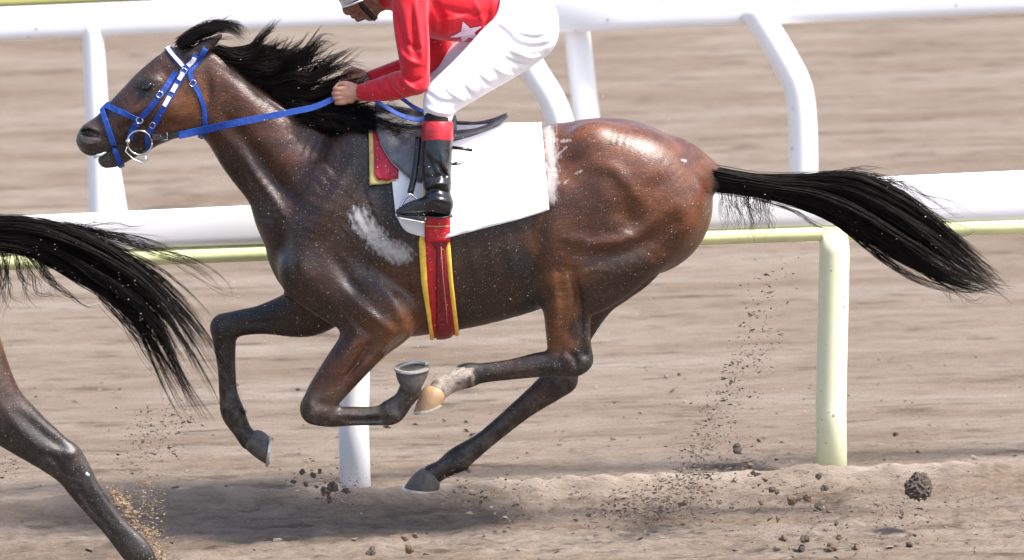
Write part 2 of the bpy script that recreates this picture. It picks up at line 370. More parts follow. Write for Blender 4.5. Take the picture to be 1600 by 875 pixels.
M['post_white'] = mat('white_post', (.80, .79, .81), rough=.42, var=.04, scale=6, speck=.40, sparse=0.04, speckcol=(.25, .2, .16), sscale=26)
M['clod'] = mat('clod', (.13, .10, .08), rough=.95, var=.4, scale=40, bump=.8, bscale=70)
M['clod_tan'] = mat('clod_tan', (.25, .17, .105), rough=.95, var=.4, scale=40, bump=.8, bscale=70)
M['sand_grain'] = mat('sand_grain', (.5, .42, .35), rough=.9, var=.3)

# ------------------------------------------------------------------ ground
def ground_mat():
    m = bpy.data.materials.new('track_dirt'); m.use_nodes = True; nt = m.node_tree; N = nt.nodes; L = nt.links; b = N['Principled BSDF']
    b.inputs['Roughness'].default_value = .95; b.inputs['Specular IOR Level'].default_value = .15
    tc = N.new('ShaderNodeTexCoord')
    def noise(scale, st, det=6, rough=.6):
        mp = N.new('ShaderNodeMapping'); mp.inputs['Scale'].default_value = st; L.new(tc.outputs['Object'], mp.inputs[0])
        n = N.new('ShaderNodeTexNoise'); n.inputs['Scale'].default_value = scale; n.inputs['Detail'].default_value = det; n.inputs['Roughness'].default_value = rough
        L.new(mp.outputs[0], n.inputs['Vector']); return n.outputs[0]
    def ramp(src, stops):
        r = N.new('ShaderNodeValToRGB'); L.new(src, r.inputs[0]); e = r.color_ramp.elements
        e[0].position, e[0].color = stops[0][0], (*stops[0][1], 1); e[1].position, e[1].color = stops[-1][0], (*stops[-1][1], 1)
        for p_, c_ in stops[1:-1]:
            q = e.new(p_); q.color = (*c_, 1)
        return r.outputs[0]
    base = ramp(noise(1.5, (.34, 1.7, 1), 9, .68), [(.30, (.140, .100, .070)), (.5, (.196, .155, .122)), (.68, (.246, .206, .172))])
    fine = ramp(noise(26, (.20, 1.3, 1), 9, .8), [(.30, (.42, .39, .37)), (.47, (1, 1, 1)), (.72, (1.28, 1.27, 1.26))])
    mx = N.new('ShaderNodeMix'); mx.data_type = 'RGBA'; mx.blend_type = 'MULTIPLY'; mx.inputs[0].default_value = 1
    L.new(base, mx.inputs[6]); L.new(fine, mx.inputs[7])
    grain = ramp(noise(150, (.5, 1, 1), 4, .7), [(.3, (.70, .69, .68)), (.5, (1, 1, 1)), (.7, (1.2, 1.2, 1.2))])
    mg = N.new('ShaderNodeMix'); mg.data_type = 'RGBA'; mg.blend_type = 'MULTIPLY'; mg.inputs[0].default_value = 1; L.new(mx.outputs[2], mg.inputs[6]); L.new(grain, mg.inputs[7]); mx = mg
    clot = ramp(noise(5, (.38, 1.5, 1), 7, .68), [(.35, (.40, .37, .34)), (.45, (1, 1, 1))])
    m2 = N.new('ShaderNodeMix'); m2.data_type = 'RGBA'; m2.blend_type = 'MULTIPLY'; m2.inputs[0].default_value = .8
    L.new(mx.outputs[2], m2.inputs[6]); L.new(clot, m2.inputs[7]); 
    at = N.new('ShaderNodeVertexColor'); at.layer_name = 'coat'; sp = N.new('ShaderNodeSeparateColor'); L.new(at.outputs[0], sp.inputs[0])
    m4 = N.new('ShaderNodeMix'); m4.data_type = 'RGBA'; m4.blend_type = 'MULTIPLY'; L.new(sp.outputs[0], m4.inputs[0]); L.new(m2.outputs[2], m4.inputs[6]); m4.inputs[7].default_value = (.84, .83, .83, 1)     # darker band of soil colour along the racing lane
    m5 = N.new('ShaderNodeMix'); m5.data_type = 'RGBA'; L.new(sp.outputs[1], m5.inputs[0]); L.new(m4.outputs[2], m5.inputs[6]); m5.inputs[7].default_value = (.31, .255, .21, 1)                         # dry crest thrown against the posts
    L.new(m5.outputs[2], b.inputs['Base Color'])
    bp = N.new('ShaderNodeBump'); bp.inputs['Strength'].default_value = .8; bp.inputs['Distance'].default_value = .03
    L.new(noise(30, (.4, 1.2, 1), 8, .7), bp.inputs['Height']); L.new(bp.outputs[0], b.inputs['Normal'])
    return m
A0, A1 = G(556, 772), G(1300, 743)                  # feet of two posts of the inner rail
rdir = (A1-A0)/np.linalg.norm(A1-A0); rnrm = np.array([-rdir[1], rdir[0], 0])
def ground_h(x, y):
    h = .006*vnoise(x*1.6, y*9, 1)+.007*vnoise(x*5, y*16, 2)+.005*vnoise(x*14, y*26, 3)+.003*vnoise(x*40, y*44, 4)
    h = h*np.exp(-(np.maximum(y-.9, 0)/.7)**2)
    s = (x-A0[0])*rnrm[0]+(y-A0[1])*rnrm[1]        # distance behind the line of posts
    a = (x-A0[0])*rdir[0]+(y-A0[1])*rdir[1]
    ridge = .065*np.exp(-((s+.10+.025*vnoise(a*1.5, a*0, 9)+.012*vnoise(a*9, a*0, 10))/.055)**2)*(1+.25*vnoise(a*2, a*0+3, 5)+.12*vnoise(a*12, s*20, 8))
    trough = -.022*np.exp(-((s+.42)/.20)**2)*(1+.4*vnoise(a*2, s*8, 6))
    lane = np.exp(-(np.maximum(np.abs(s+.55)-.55, 0)/.15)**2)
    clump = lane*(np.maximum(vnoise(x*5, y*15, 7)-.25, 0)*.022+np.maximum(vnoise(x*12, y*30, 17)-.1, 0)*.012+.005*vnoise(x*26, y*48, 18)-np.maximum(vnoise(x*2.2, y*7, 19)-.35, 0)*.03)
    return h+ridge+trough+clump
def axis(lo, hi, step, far, g=1.18):
    a = list(np.arange(lo, hi+1e-6, step)); s = step
    while a[-1] < far: s *= g; a.append(a[-1]+s)
    s = step
    while a[0] > -far: s *= g; a.insert(0, a[0]-s)
    return np.array(a)
gx = axis(-2.7, 2.7, .013, 600, 1.25); gy = axis(-1.35, 1.5, .010, 600, 1.2)
GX, GY = np.meshgrid(gx, gy, indexing='ij')
GZ = ground_h(GX, GY)*np.exp(-(np.maximum(np.abs(GX)-40, 0)/20)**2-(np.maximum(np.abs(GY)-40, 0)/20)**2)
nx, ny = GX.shape; ii = np.arange(nx*ny).reshape(nx, ny)
quads = np.stack([ii[:-1, :-1], ii[1:, :-1], ii[1:, 1:], ii[:-1, 1:]], -1).reshape(-1, 4)
sG = (GX-A0[0])*rnrm[0]+(GY-A0[1])*rnrm[1]; aG = (GX-A0[0])*rdir[0]+(GY-A0[1])*rdir[1]
lane_dark = np.exp(-(np.abs(sG+.55+.10*vnoise(aG*.7, aG*0, 51))/.30)**2.5)*(.75+.35*vnoise(aG*2.2, sG*14, 52)+.25*vnoise(aG*7, sG*30, 53))  # mask of the darker, uneven ground band in front of the posts
dry = np.exp(-((sG+.10+.025*vnoise(aG*1.5, aG*0, 9))/.06)**2)*(.7+.5*vnoise(aG*6, sG*20, 54))
tint = np.clip(lane_dark, 0, 1)[..., None]*np.array([1.0, 0, 0])+np.clip(dry, 0, 1)[..., None]*np.array([0, 1.0, 0])
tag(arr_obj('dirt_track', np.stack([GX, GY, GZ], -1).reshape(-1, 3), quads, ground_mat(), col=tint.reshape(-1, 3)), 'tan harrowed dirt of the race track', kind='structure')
# grass beyond the outer rail
ge0, ge1 = G(0, 13), G(270, 2)
gd = (ge1-ge0)/np.linalg.norm(ge1-ge0); gn = np.array([-gd[1], gd[0], 0])
gv = [ge0-gd*300, ge0+gd*300, ge0+gd*300+gn*500, ge0-gd*300+gn*500]
gv = [np.array([p[0], p[1], .03]) for p in gv]
tag(arr_obj('grass_verge', gv, [(0, 1, 2, 3)], mat('grass', (.17, .20, .035), rough=.9, var=.4, scale=1.5, col2=(.26, .22, .07), bump=.5, bscale=12)), 'green grass verge behind the outer white rail', kind='structure')

# ------------------------------------------------------------------ rails
def rounded(cx, cy, hw, hh, n=20, e=3.2):
    a = np.linspace(0, 2*math.pi, n, endpoint=False)
    c, s = np.cos(a), np.sin(a)
    return np.stack([cx+hw*np.sign(c)*np.abs(c)**(2/e), cy+hh*np.sign(s)*np.abs(s)**(2/e)], 1)
def beam(pa, pb, ha, hb, depth, ext=8.0, n=16):
    """rail between two end points (centre line), height ha -> hb, carried on past both ends"""
    d = pb-pa; L_ = np.linalg.norm(d); d = d/L_; nrm = np.array([-d[1], d[0], 0]); nrm /= np.linalg.norm(nrm)
    rings = []
    for t in np.linspace(-ext/L_, 1+ext/L_, n):
        hh = (ha+(hb-ha)*np.clip(t, -.3, 1.3))/2; c = pa+(pb-pa)*t
        q = rounded(0, 0, depth/2, hh); rings.append(c+q[:, :1]*nrm+q[:, 1:]*np.array([0, 0, 1.0]))
    return loft(rings)
def on_line(px, py, off=0.0):
    """point seen at (px,py) on the upright plane through the posts of the inner rail"""
    d = RMn @ np.array([(px-W0/2)/F, -(py-H0/2)/F, -1.0]); b = A0+rnrm*off
    t = ((b-CAM)@rnrm)/(d@rnrm); return CAM+d*t
fence = empty('inner_running_rail', (A0[0], A0[1], 0), 'low white running rail with lime green lower tube directly behind the galloping horse', 'rail')
mid = lambda a, b: (np.asarray(a)+np.asarray(b))/2
a_t, a_b = on_line(100, 334.5), on_line(100, 391); b_t, b_b = on_line(1600, 266), on_line(1600, 343)
v, f = beam(mid(a_t, a_b), mid(b_t, b_b), np.linalg.norm(a_t-a_b), np.linalg.norm(b_t-b_b), .075); arr_obj('rail', v, f, M['rail_white'], fence)
g0, g1 = on_line(100, 406), on_line(1600, 351.5)
v, f = tube([g0+(g1-g0)*t for t in np.linspace(-1.6, 2.6, 12)], 14.0/SC, 20); arr_obj('lower_tube', v, f, M['rail_green'], fence)
for px, cx_top, py_top, mt in ((556, 556.5, 380, 'post_white'), (1300, 1303.5, 374, 'post_green'), (-188, -188, 400, 'post_white'), (2044, 2046, 350, 'post_green')):
    base = A0+(A1-A0)*((px-556)/(1300-556)); top = on_line(cx_top, py_top)
    v, f = tube([base+(0, 0, -.15), base+(0, 0, .3), top-(0, 0, .05), top+(0, 0, .03)], [.0655, .0655, .0645, .063], 28)
    arr_obj('post', v, f, M[mt], fence)
    for q in (-1, 1):      # cast tee that the tube passes through
        pass
# outer rail across the far track
YF = 6.0
def far(px, py, o=0.0): return P(px, py, YF+o)
outer = empty('outer_rail', (far(140, 350)[0], YF, 0), 'white outer rail on splayed and gooseneck posts across the far dirt track', 'rail')
pa, pb, pc, pd = far(80, 34), far(760, 6), far(750, 25), far(1600, -9)
v, f = beam(pa, pb, .175, .175, .09, ext=.02); d_ = (pa-pb)/np.linalg.norm(pa-pb)
v, f = beam(pa+d_*9, pb, .175, .175, .09, ext=.02); arr_obj('rail', v, f, M['rail_white'], outer)
v, f = beam(pc, pd, .21, .21, .10, ext=.02); d2 = (pd-pc)/np.linalg.norm(pd-pc)
v, f = beam(pc, pd+d2*9, .21, .21, .10, ext=.02); arr_obj('rail', v, f, M['rail_white'], outer)
def pole(name, pts, r, o=0.0, sub=6):
    q = catmull(np.array([far(a, b, o) for a, b in pts]), sub); q[-1][2] = min(q[-1][2], -.05)
    v, f = tube(q, np.linspace(r[0], r[1], len(q)), 18); arr_obj(name, v, f, M['rail_white'], outer)
K = F/26.3
pole('post', [(144, 28), (150, 150), (156, 260), (160, 385)], (16.5/K, 20/K))
pole('brace', [(150, 120), (166, 210), (182, 310), (192, 390)], (10/K, 15/K), .10)
pole('post', [(899, 28), (907, 100), (917, 190), (928, 290), (936, 385)], (20/K, 22/K), .12)
pole('gooseneck_post', [(772, 10), (800, 50), (834, 110), (866, 165), (884, 230), (888, 300), (890, 385)], (20/K, 22/K), -.05)
pole('gooseneck_post', [(1176, 12), (1195, 42), (1224, 90), (1246, 135), (1254, 190), (1256, 270), (1258, 380)], (22/K, 22/K), -.05)

# ------------------------------------------------------------------ the horses
TORSO = [(505, 395, 84, 0, .15), (548, 368, 127, 0, .21), (600, 362, 167, 0, .25), (690, 360, 160, 0, .28), (770, 350, 151, 0, .285), (840, 337, 140, 0, .275),
         (900, 323, 134, 0, .26), (955, 313, 130, 0, .255), (998, 317, 116, 0, .235)]
NECK = [(322, 140, 62, 0, .070), (370, 183, 62, 0, .078), (412, 228, 73, 0, .088), (465, 276, 88, 0, .115), (508, 322, 112, 0, .16)]
HEAD = [(290, 139, 68, 0, .085), (258, 157, 61, 0, .095), (230, 176, 54, 0, .085), (202, 194, 46, 0, .064), (175, 208, 36, 0, .054), (153, 214, 28, 0, .054), (144, 219, 25, 0, .050)]
JAW = [(225, 214, 22, 0, .045), (197, 231, 20, 0, .042), (179, 243, 18, 0, .040), (167, 249, 14, 0, .034)]
def leg_hind_near(): return [[(985, 300, 100, -.10, .15), (955, 358, 98, -.12, .145), (916, 414, 77, -.14, .115), (894, 450, 52, -.15, .085), (887, 485, 38, -.155, .064), (887, 520, 34, -.155, .052), (890, 548, 33, -.155, .046), (896, 562, 27, -.155, .042)],
    [(908, 561, 19, -.155, .036), (880, 567, 22, -.155, .036), (842, 570, 20, -.155, .031), (800, 577, 16.5, -.155, .026), (752, 583, 16, -.155, .027), (729, 587, 20, -.155, .033), (706, 597, 16, -.155, .027), (688, 607, 17, -.155, .033)]]
LEG_HIND_FAR = [[(985, 300, 100, .10, .15), (965, 370, 88, .12, .14), (950, 416, 62, .14, .105), (926, 462, 39, .15, .08), (896, 522, 29, .155, .055), (882, 568, 26, .155, .045), (878, 592, 25, .155, .04)],
    [(880, 594, 20, .155, .036), (862, 604, 24, .155, .036), (842, 619, 21, .155, .031), (811, 643, 17.5, .155, .026), (758, 687, 15.5, .155, .027), (716, 717, 20, .155, .033), (693, 732, 16, .155, .027), (676, 741, 17, .155, .032)]]
LEG_FORE_NEAR = [[(492, 425, 56, -.13, .10), (560, 465, 58, -.17, .095), (600, 492, 48, -.19, .08)],
    [(602, 495, 46, -.19, .08), (566, 540, 37, -.195, .062), (533, 581, 32, -.195, .05), (508, 614, 28, -.195, .043), (496, 636, 25, -.195, .042)],
    [(494, 640, 24, -.195, .04), (516, 650, 17.5, -.195, .032), (556, 650, 15, -.195, .026), (592, 649, 16, -.195, .027), (612, 643, 20, -.195, .033), (630, 626, 16, -.195, .028), (641, 610, 18, -.195, .034)]]
LEG_FORE_FAR = [[(505, 455, 60, .13, .10), (475, 486, 42, .155, .075), (417, 498, 25, .17, .05), (378, 504, 21, .17, .044), (352, 511, 22, .17, .042)],
    [(350, 513, 21, .17, .04), (351, 535, 18, .17, .032), (354, 575, 14.5, .17, .026), (357, 615, 15, .17, .027), (364, 645, 19, .17, .032), (378, 672, 15, .17, .027), (390, 688, 16, .17, .032)]]

def horse_field(h, hind_near, legs_extra, shift=(0, 0, 0), muscles=True, xr=1150):
    lo = P(95, 0); hi = P(xr, 0)
    f = Field((lo[0]-.02, -.36, -.1), (hi[0]+.02, .36, 2.16), h)
    f.chain(TORSO, .03, 5); f.chain(NECK, .07, 5); f.chain(HEAD, .04, 5); f.chain(JAW, .015)
    f.chain([(1060, 262, 44, 0, .09), (1098, 270, 26, 0, .05), (1124, 281, 16, 0, .032)], .05)          # dock
    for c in LEG_FORE_NEAR+LEG_FORE_FAR: f.chain(c, .045 if c[0][2] > 40 else .02)
    for c in LEG_HIND_FAR: f.chain(c, .05 if c[0][2] > 40 else .02)
    for c in hind_near: f.chain(c, .05 if c[0][2] > 40 else .02, shift=shift)
    # shoulder blade, upper arm and rump masses
    for s in (-1, 1):
        f.chain([(560, 240, 40, s*.10, .07), (530, 330, 58, s*.15, .08), (500, 410, 50, s*.15, .07)], .06)
        f.chain([(930, 240, 50, s*.14, .10), (985, 280, 60, s*.15, .10), (1040, 320, 55, s*.13, .10)], .06)
        f.chain([(300, 88, 11, s*.050, .026), (322, 72, 10.5, s*.056, .020), (345, 56, 3.5, s*.055, .008)], .015)   # ears laid back
        f.chain([(306, 82, 4, s*.088, .02), (324, 68, 6, s*.09, .016), (338, 60, 2, s*.085, .01)], .004, cut=True)
    # withers and crest
    f.chain([(540, 218, 22, 0, .05), (600, 206, 16, 0, .05), (660, 212, 14, 0, .06)], .06)
    # mouth, nostrils
    f.chain([(140, 252, 2.4, 0, .07), (154, 243, 2.2, 0, .07), (180, 230, 1.2, 0, .07)], .004, cut=True)
    for s in (-1, 1):
        f.chain([(129, 208, 5, s*.042, .028), (139, 207, 8.5, s*.050, .028), (149, 211, 5.5, s*.054, .020)], .005, cut=True)
    if not muscles: return f
    near = (-.36, -.03); both = (-.36, .36)
    S = lambda pts, w, a, yr=(-9, 9), Y=0.0: f.stroke(pts, w*(1 if Y else 1.15), a*(2.0 if Y else 1.1), yr, Y=Y)
    # face: cheek disc, crest of the face, eye socket, jaw groove
    f.bump(284, 165, 32, .010); S([(322, 105), (326, 150), (315, 195)], 8, -.016); S([(182, 190), (210, 172), (240, 152)], 6, .006); S([(176, 178), (205, 152), (232, 130)], 9, -.006)
    S([(240, 175), (225, 200), (205, 222)], 9, -.007); f.bump(233, 130, 11, .010); S([(214, 137), (232, 138), (250, 131)], 3.5, -.006); S([(218, 125), (236, 118), (252, 122)], 4, .006); f.bump(262, 110, 11, -.010)
    S([(260, 180), (290, 200)], 7, -.004); S([(160, 222), (175, 232), (190, 228)], 5, .004); S([(126, 201), (140, 197), (153, 204)], 3.2, .007); S([(128, 217), (142, 221), (154, 218)], 3.2, .007); S([(124, 230), (138, 236), (152, 236)], 3, -.004); S([(162, 226), (176, 230), (188, 224)], 3, -.005); S([(155, 205), (165, 215), (160, 230)], 6, -.005)
    # neck
    S([(326, 80), (378, 117), (441, 166), (500, 203), (560, 232)], 4.5, .008); S([(336, 100), (385, 150), (440, 200)], 13, .010); S([(350, 90), (395, 128), (450, 172)], 9, -.006)
    S([(348, 170), (395, 232), (440, 285), (486, 318)], 13, -.020); S([(375, 215), (400, 265), (440, 320), (470, 365)], 8, .012); S([(352, 225), (385, 285), (425, 350)], 10, -.010)
    S([(400, 190), (450, 235), (500, 262)], 18, .010); S([(455, 200), (500, 232), (540, 262)], 9, -.008)
    # shoulder
    S([(566, 215), (530, 280), (492, 345), (466, 400)], 10, .014); S([(590, 235), (556, 300), (525, 360)], 10, -.012); S([(445, 345), (455, 400), (470, 450)], 10, -.010)
    f.bump(474, 405, 24, .014); S([(520, 380), (556, 432), (600, 470)], 9, -.015); S([(540, 430), (575, 462), (618, 498)], 7, .012); S([(530, 455), (565, 488), (600, 515)], 6, -.008); S([(590, 420), (620, 455), (640, 500)], 9, .012)
    S([(560, 390), (600, 410), (640, 440)], 10, -.008); S([(480, 440), (520, 470), (548, 500)], 8, -.010); S([(600, 330), (625, 390), (640, 450)], 12, -.010)
    S([(585, 520), (560, 560), (530, 600)], 5, -.009, (-.36, -.1), Y=-.19); S([(560, 520), (535, 560), (510, 600)], 7, .006, (-.36, -.1), Y=-.19); S([(612, 520), (585, 552), (555, 582)], 5, .006, (-.36, -.1), Y=-.19)
    S([(540, 654), (580, 654), (606, 652)], 3, -.004, (-.36, -.1), Y=-.19); f.bump(489, 640, 8, .006, (-.36, -.1), Y=-.19); f.bump(488, 655, 6, .005, (-.36, -.1), Y=-.19)
    # ribs, flank
    for i in range(5): S([(700+i*30, 330+i*2), (712+i*30, 400), (716+i*28, 455-i*5)], 7, .0035)
    S([(850, 300), (842, 350), (836, 400), (840, 440)], 12, -.022); S([(800, 440), (826, 425), (842, 400)], 12, -.008)
    S_all = S; S = lambda pts, w, a, yr=(-9, 9), Y=0.0: S_all(pts, w*1.25, a*.72, yr, Y)
    # rump and thigh
    S([(918, 240), (951, 243), (978, 268), (1000, 300)], 8, .013); S([(962, 300), (985, 325), (975, 345)], 14, -.022); f.bump(930, 290, 36, .008); S([(930, 262), (952, 300), (955, 340)], 10, .006)
    S([(880, 352), (920, 361), (965, 357), (1003, 340), (1036, 312)], 7, .015); S([(885, 372), (930, 378), (985, 370), (1030, 345), (1062, 320)], 10, -.019)
    S([(1050, 290), (1072, 330), (1060, 380)], 12, .012); S([(1010, 300), (1022, 275), (1045, 262)], 10, -.010); S([(900, 420), (960, 405), (1030, 395), (1070, 370)], 12, .008)
    S([(905, 440), (970, 430), (1020, 415)], 9, -.008); S([(868, 262), (890, 240), (920, 228)], 9, -.010); S([(872, 290), (900, 270)], 9, .006); S([(870, 395), (890, 402), (905, 398)], 3, -.006); S([(866, 404), (882, 410)], 2.5, -.005)
    S = S_all
    # gaskin, hock and cannon
    S([(862, 420), (868, 470), (866, 530)], 8, .006, (-.36, -.05), Y=-.15); S([(893, 415), (903, 455), (908, 510)], 7, -.012, (-.36, -.05), Y=-.15); S([(915, 470), (915, 520), (918, 552)], 5, .006, (-.36, -.05), Y=-.15)
    S([(878, 530), (872, 555)], 6, -.006, (-.36, -.05), Y=-.15); S([(860, 576), (800, 583), (750, 590)], 3, -.005, (-.36, -.05), Y=-.15); f.bump(912, 560, 8, .006, (-.36, -.05), Y=-.15); S([(885, 545), (898, 556), (902, 572)], 5, -.005, (-.36, -.05), Y=-.15)
    S([(845, 628), (800, 664), (750, 704)], 3, -.005, (.05, .36), Y=.15)
    n1, n2 = (-.36, -.1), (.08, .36)
    for x, y, r, a, yr_, Y_ in ((484, 628, 8, .008, n1, -.19), (484, 648, 8, .007, n1, -.19), (503, 628, 7, -.006, n1, -.19), (618, 650, 8, .009, n1, -.19), (733, 592, 8, .009, (-.36, -.05), -.15), (884, 556, 9, .008, (-.36, -.05), -.15), (914, 552, 6, -.007, (-.36, -.05), -.15), (868, 572, 8, .006, (-.36, -.05), -.15),
                              (342, 508, 8, .007, n2, .17), (340, 526, 7, .006, n2, .17), (371, 650, 8, .008, n2, .17), (724, 727, 8, .009, n2, .155), (868, 598, 9, .007, n2, .155), (886, 588, 6, .006, n2, .155)): f.bump(x, y, r, a, yr_, Y_)
    S([(358, 545), (360, 585), (362, 622)], 3, -.005, n2, Y=.17); S([(372, 505), (410, 500), (455, 495)], 4, -.004, n2, Y=.17); S([(880, 540), (893, 500), (900, 460)], 4, -.005, (-.36, -.05), Y=-.15); S([(918, 500), (920, 530), (922, 552)], 3, .004, (-.36, -.05), Y=-.15)
    S([(525, 645), (560, 646), (596, 644)], 2.5, .003, n1, Y=-.19); S([(535, 658), (570, 659), (600, 658)], 2.5, .003, n1, Y=-.19); S([(845, 575), (800, 582), (752, 588)], 2.5, .003, (-.36, -.05), Y=-.15)
    # veins and skin folds
    for pts in ([(205, 186), (222, 196), (238, 200)], [(196, 200), (212, 204), (225, 214)], [(536, 545), (556, 520), (580, 505)], [(905, 408), (930, 402), (955, 404)], [(740, 480), (780, 470), (820, 452)]): S(pts, 2.6, .003)
    return f
HF = horse_field(.0068, leg_hind_near(), None)

def idw(px, py, ctrl, p=2.2):
    c = np.array(ctrl, float); w = 1/((px[:, None]-c[:, 0])**2+(py[:, None]-c[:, 1])**2+60)**p
    return (w @ c[:, 2:5])/w.sum(1, keepdims=True)
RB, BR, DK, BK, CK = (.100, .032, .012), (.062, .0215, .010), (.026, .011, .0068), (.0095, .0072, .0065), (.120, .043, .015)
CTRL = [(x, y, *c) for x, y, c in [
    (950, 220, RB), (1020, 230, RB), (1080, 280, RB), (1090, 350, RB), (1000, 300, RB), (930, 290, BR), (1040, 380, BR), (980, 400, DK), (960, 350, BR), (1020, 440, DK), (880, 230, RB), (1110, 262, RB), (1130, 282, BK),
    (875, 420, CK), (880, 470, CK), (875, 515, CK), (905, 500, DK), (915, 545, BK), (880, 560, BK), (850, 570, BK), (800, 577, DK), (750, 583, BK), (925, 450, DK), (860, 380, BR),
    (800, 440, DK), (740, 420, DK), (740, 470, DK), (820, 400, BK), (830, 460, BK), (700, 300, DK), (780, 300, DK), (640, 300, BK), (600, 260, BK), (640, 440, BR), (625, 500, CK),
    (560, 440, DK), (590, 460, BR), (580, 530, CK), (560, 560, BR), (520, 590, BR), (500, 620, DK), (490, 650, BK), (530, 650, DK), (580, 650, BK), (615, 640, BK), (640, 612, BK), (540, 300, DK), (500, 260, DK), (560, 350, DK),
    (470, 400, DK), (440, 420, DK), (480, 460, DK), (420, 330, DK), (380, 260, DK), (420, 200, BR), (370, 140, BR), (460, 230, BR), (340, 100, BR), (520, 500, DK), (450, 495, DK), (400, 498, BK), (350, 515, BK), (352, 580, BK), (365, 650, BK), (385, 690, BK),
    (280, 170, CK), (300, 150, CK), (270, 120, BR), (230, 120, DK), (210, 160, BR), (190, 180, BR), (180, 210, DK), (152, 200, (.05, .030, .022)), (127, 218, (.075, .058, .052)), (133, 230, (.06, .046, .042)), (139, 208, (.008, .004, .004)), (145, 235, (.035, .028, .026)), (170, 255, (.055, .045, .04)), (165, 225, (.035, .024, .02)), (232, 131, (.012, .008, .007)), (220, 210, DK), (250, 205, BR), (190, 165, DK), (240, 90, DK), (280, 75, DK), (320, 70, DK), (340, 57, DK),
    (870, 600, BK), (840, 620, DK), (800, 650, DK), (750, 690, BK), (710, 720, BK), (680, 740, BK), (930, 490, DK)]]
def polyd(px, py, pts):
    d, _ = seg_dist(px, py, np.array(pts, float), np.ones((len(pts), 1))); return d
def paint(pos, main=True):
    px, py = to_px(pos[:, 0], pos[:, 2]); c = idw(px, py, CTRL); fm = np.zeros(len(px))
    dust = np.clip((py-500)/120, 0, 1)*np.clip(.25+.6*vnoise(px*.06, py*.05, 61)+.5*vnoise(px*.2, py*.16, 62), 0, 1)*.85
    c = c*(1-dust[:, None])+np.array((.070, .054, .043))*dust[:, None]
    if main:
        nz = vnoise(px*.45, py*.13, 11)*.6+vnoise(px*.9, py*.3, 12)*.5; near = pos[:, 1] < 0
        def blot(pts, w, colr, amt=1.0, th=0.0):
            d = polyd(px, py, pts); a = np.clip((1-d/w)*1.3+nz*.5-th*.5, 0, 1)*amt*near
            np.maximum(fm, a, out=fm)
        white = (.62, .60, .59)
        blot([(565, 322), (580, 345), (605, 368), (628, 378)], 26, white, .95, .1)        # dried foam at the shoulder
        blot([(858, 205), (860, 240), (858, 290)], 17, white, .9, .1)                        # foam along the cloth
        blot([(876, 212), (890, 208)], 3.5, white, .8, .2); blot([(868, 232), (884, 218)], 3, white, .8, .2); blot([(898, 256), (908, 250)], 3, white, .8, .2); blot([(1062, 240), (1068, 243)], 3, white, .9)
        blot([(880, 270), (888, 264)], 3, white, .6, .2)
        # white sock on the near hind fetlock
        a = np.clip(1-np.abs(px-700)/44, 0, 1)**.4*(px < 741)*(py > 560)*(py < 645)*(px > 652)*(pos[:, 1] < -.08)*(((px-790)*0+py-560) > 0)
        a = a*((px > 672) | (py > 590)); patch = np.clip(a-.35*np.maximum(vnoise(px*.12, py*.12, 14), 0)*2, 0, 1)*(1-.0*px)
        foreleg = (px < 668) & (py < 640)
        patch = np.where(foreleg, 0, patch); c[:] = c*(1-patch[:, None])+np.array((.50, .41, .33))*patch[:, None]
    return np.c_[c, fm]
pos, Q = HF.mesh(2)
horse = empty('galloping_racehorse', (P(760, 830)[0], 0, 0), 'bay racehorse in full gallop carrying the jockey, all four hooves gathered', 'horse')
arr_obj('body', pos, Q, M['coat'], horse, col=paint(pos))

def hoof(parent, toe, heel, cor_f, cor_b, y, hw, m, shoe=True, tilt=0.0):
    """hoof from four side-view points: toe and heel of the sole, front and back of the coronet; tilt turns the sole towards the viewer"""
    T, H_, CF, CB = [P(a, b, y) for a, b in (toe, heel, cor_f, cor_b)]
    n = 22; a = np.linspace(0, 2*math.pi, n, endpoint=False); side = np.array([0, 1.0, 0])
    def ring(p, q, w, k=1.0):
        c = (p+q)/2; e = (p-q)/2*k
        up = np.cross(e/np.linalg.norm(e), side)
        sd_ = side*math.cos(tilt)+up*math.sin(tilt)
        cs = np.cos(a); sn = np.sin(a)
        return c+cs[:, None]*e+(sn*np.where(cs > 0, 1-.12*cs, 1-.1*np.abs(cs)))[:, None]*sd_*w
    up = ((CF+CB)-(T+H_))/2
    rings = [ring(CF, CB, hw*.5, .5)+up*.14, ring(CF, CB, hw*.74, .86)+up*.05, ring(CF*.9+T*.1, CB*.9+H_*.1, hw*.86), ring(CF*.7+T*.3, CB*.7+H_*.3, hw*.95, 1.06), ring(CF*.4+T*.6, CB*.4+H_*.6, hw*1.0, 1.06), ring(CF*.1+T*.9, CB*.1+H_*.9, hw), ring(T, H_, hw*.98, .98), ring(T, H_, hw*.8, .8)+up*.04, ring(T, H_, hw*.72, .72)+up*.10, ring(T, H_, hw*.4, .4)+up*.07]
    v, f = loft(rings); ho = arr_obj('hoof', v, f, m, parent)
    if shoe:
        c = ring(T, H_, hw*.93, .94)-up*.04; k = [i for i in range(n) if math.cos(a[i]) > -.86]
        k = sorted(k, key=lambda i: ((a[i]+math.pi) % (2*math.pi)))
        v, f = ribbon(c[k], np.tile(up/np.linalg.norm(up), (len(k), 1)), .019, .010); arr_obj('horseshoe', v, f, M['shoe'], ho, smooth=False)
    return ho
hoof(horse, (617, 578), (673, 573), (626, 604), (657, 608), -.195, .062, M['hoof_dark'], tilt=math.radians(-9))
hoof(horse, (646, 644), (693, 629), (662, 604), (698, 610), -.155, .058, M['hoof_pale'])
hoof(horse, (417, 726), (421, 682), (382, 700), (402, 671), .17, .060, M['hoof_dark'])
hoof(horse, (630, 762), (687, 764), (655, 733), (685, 744), .155, .062, M['hoof_dark'])
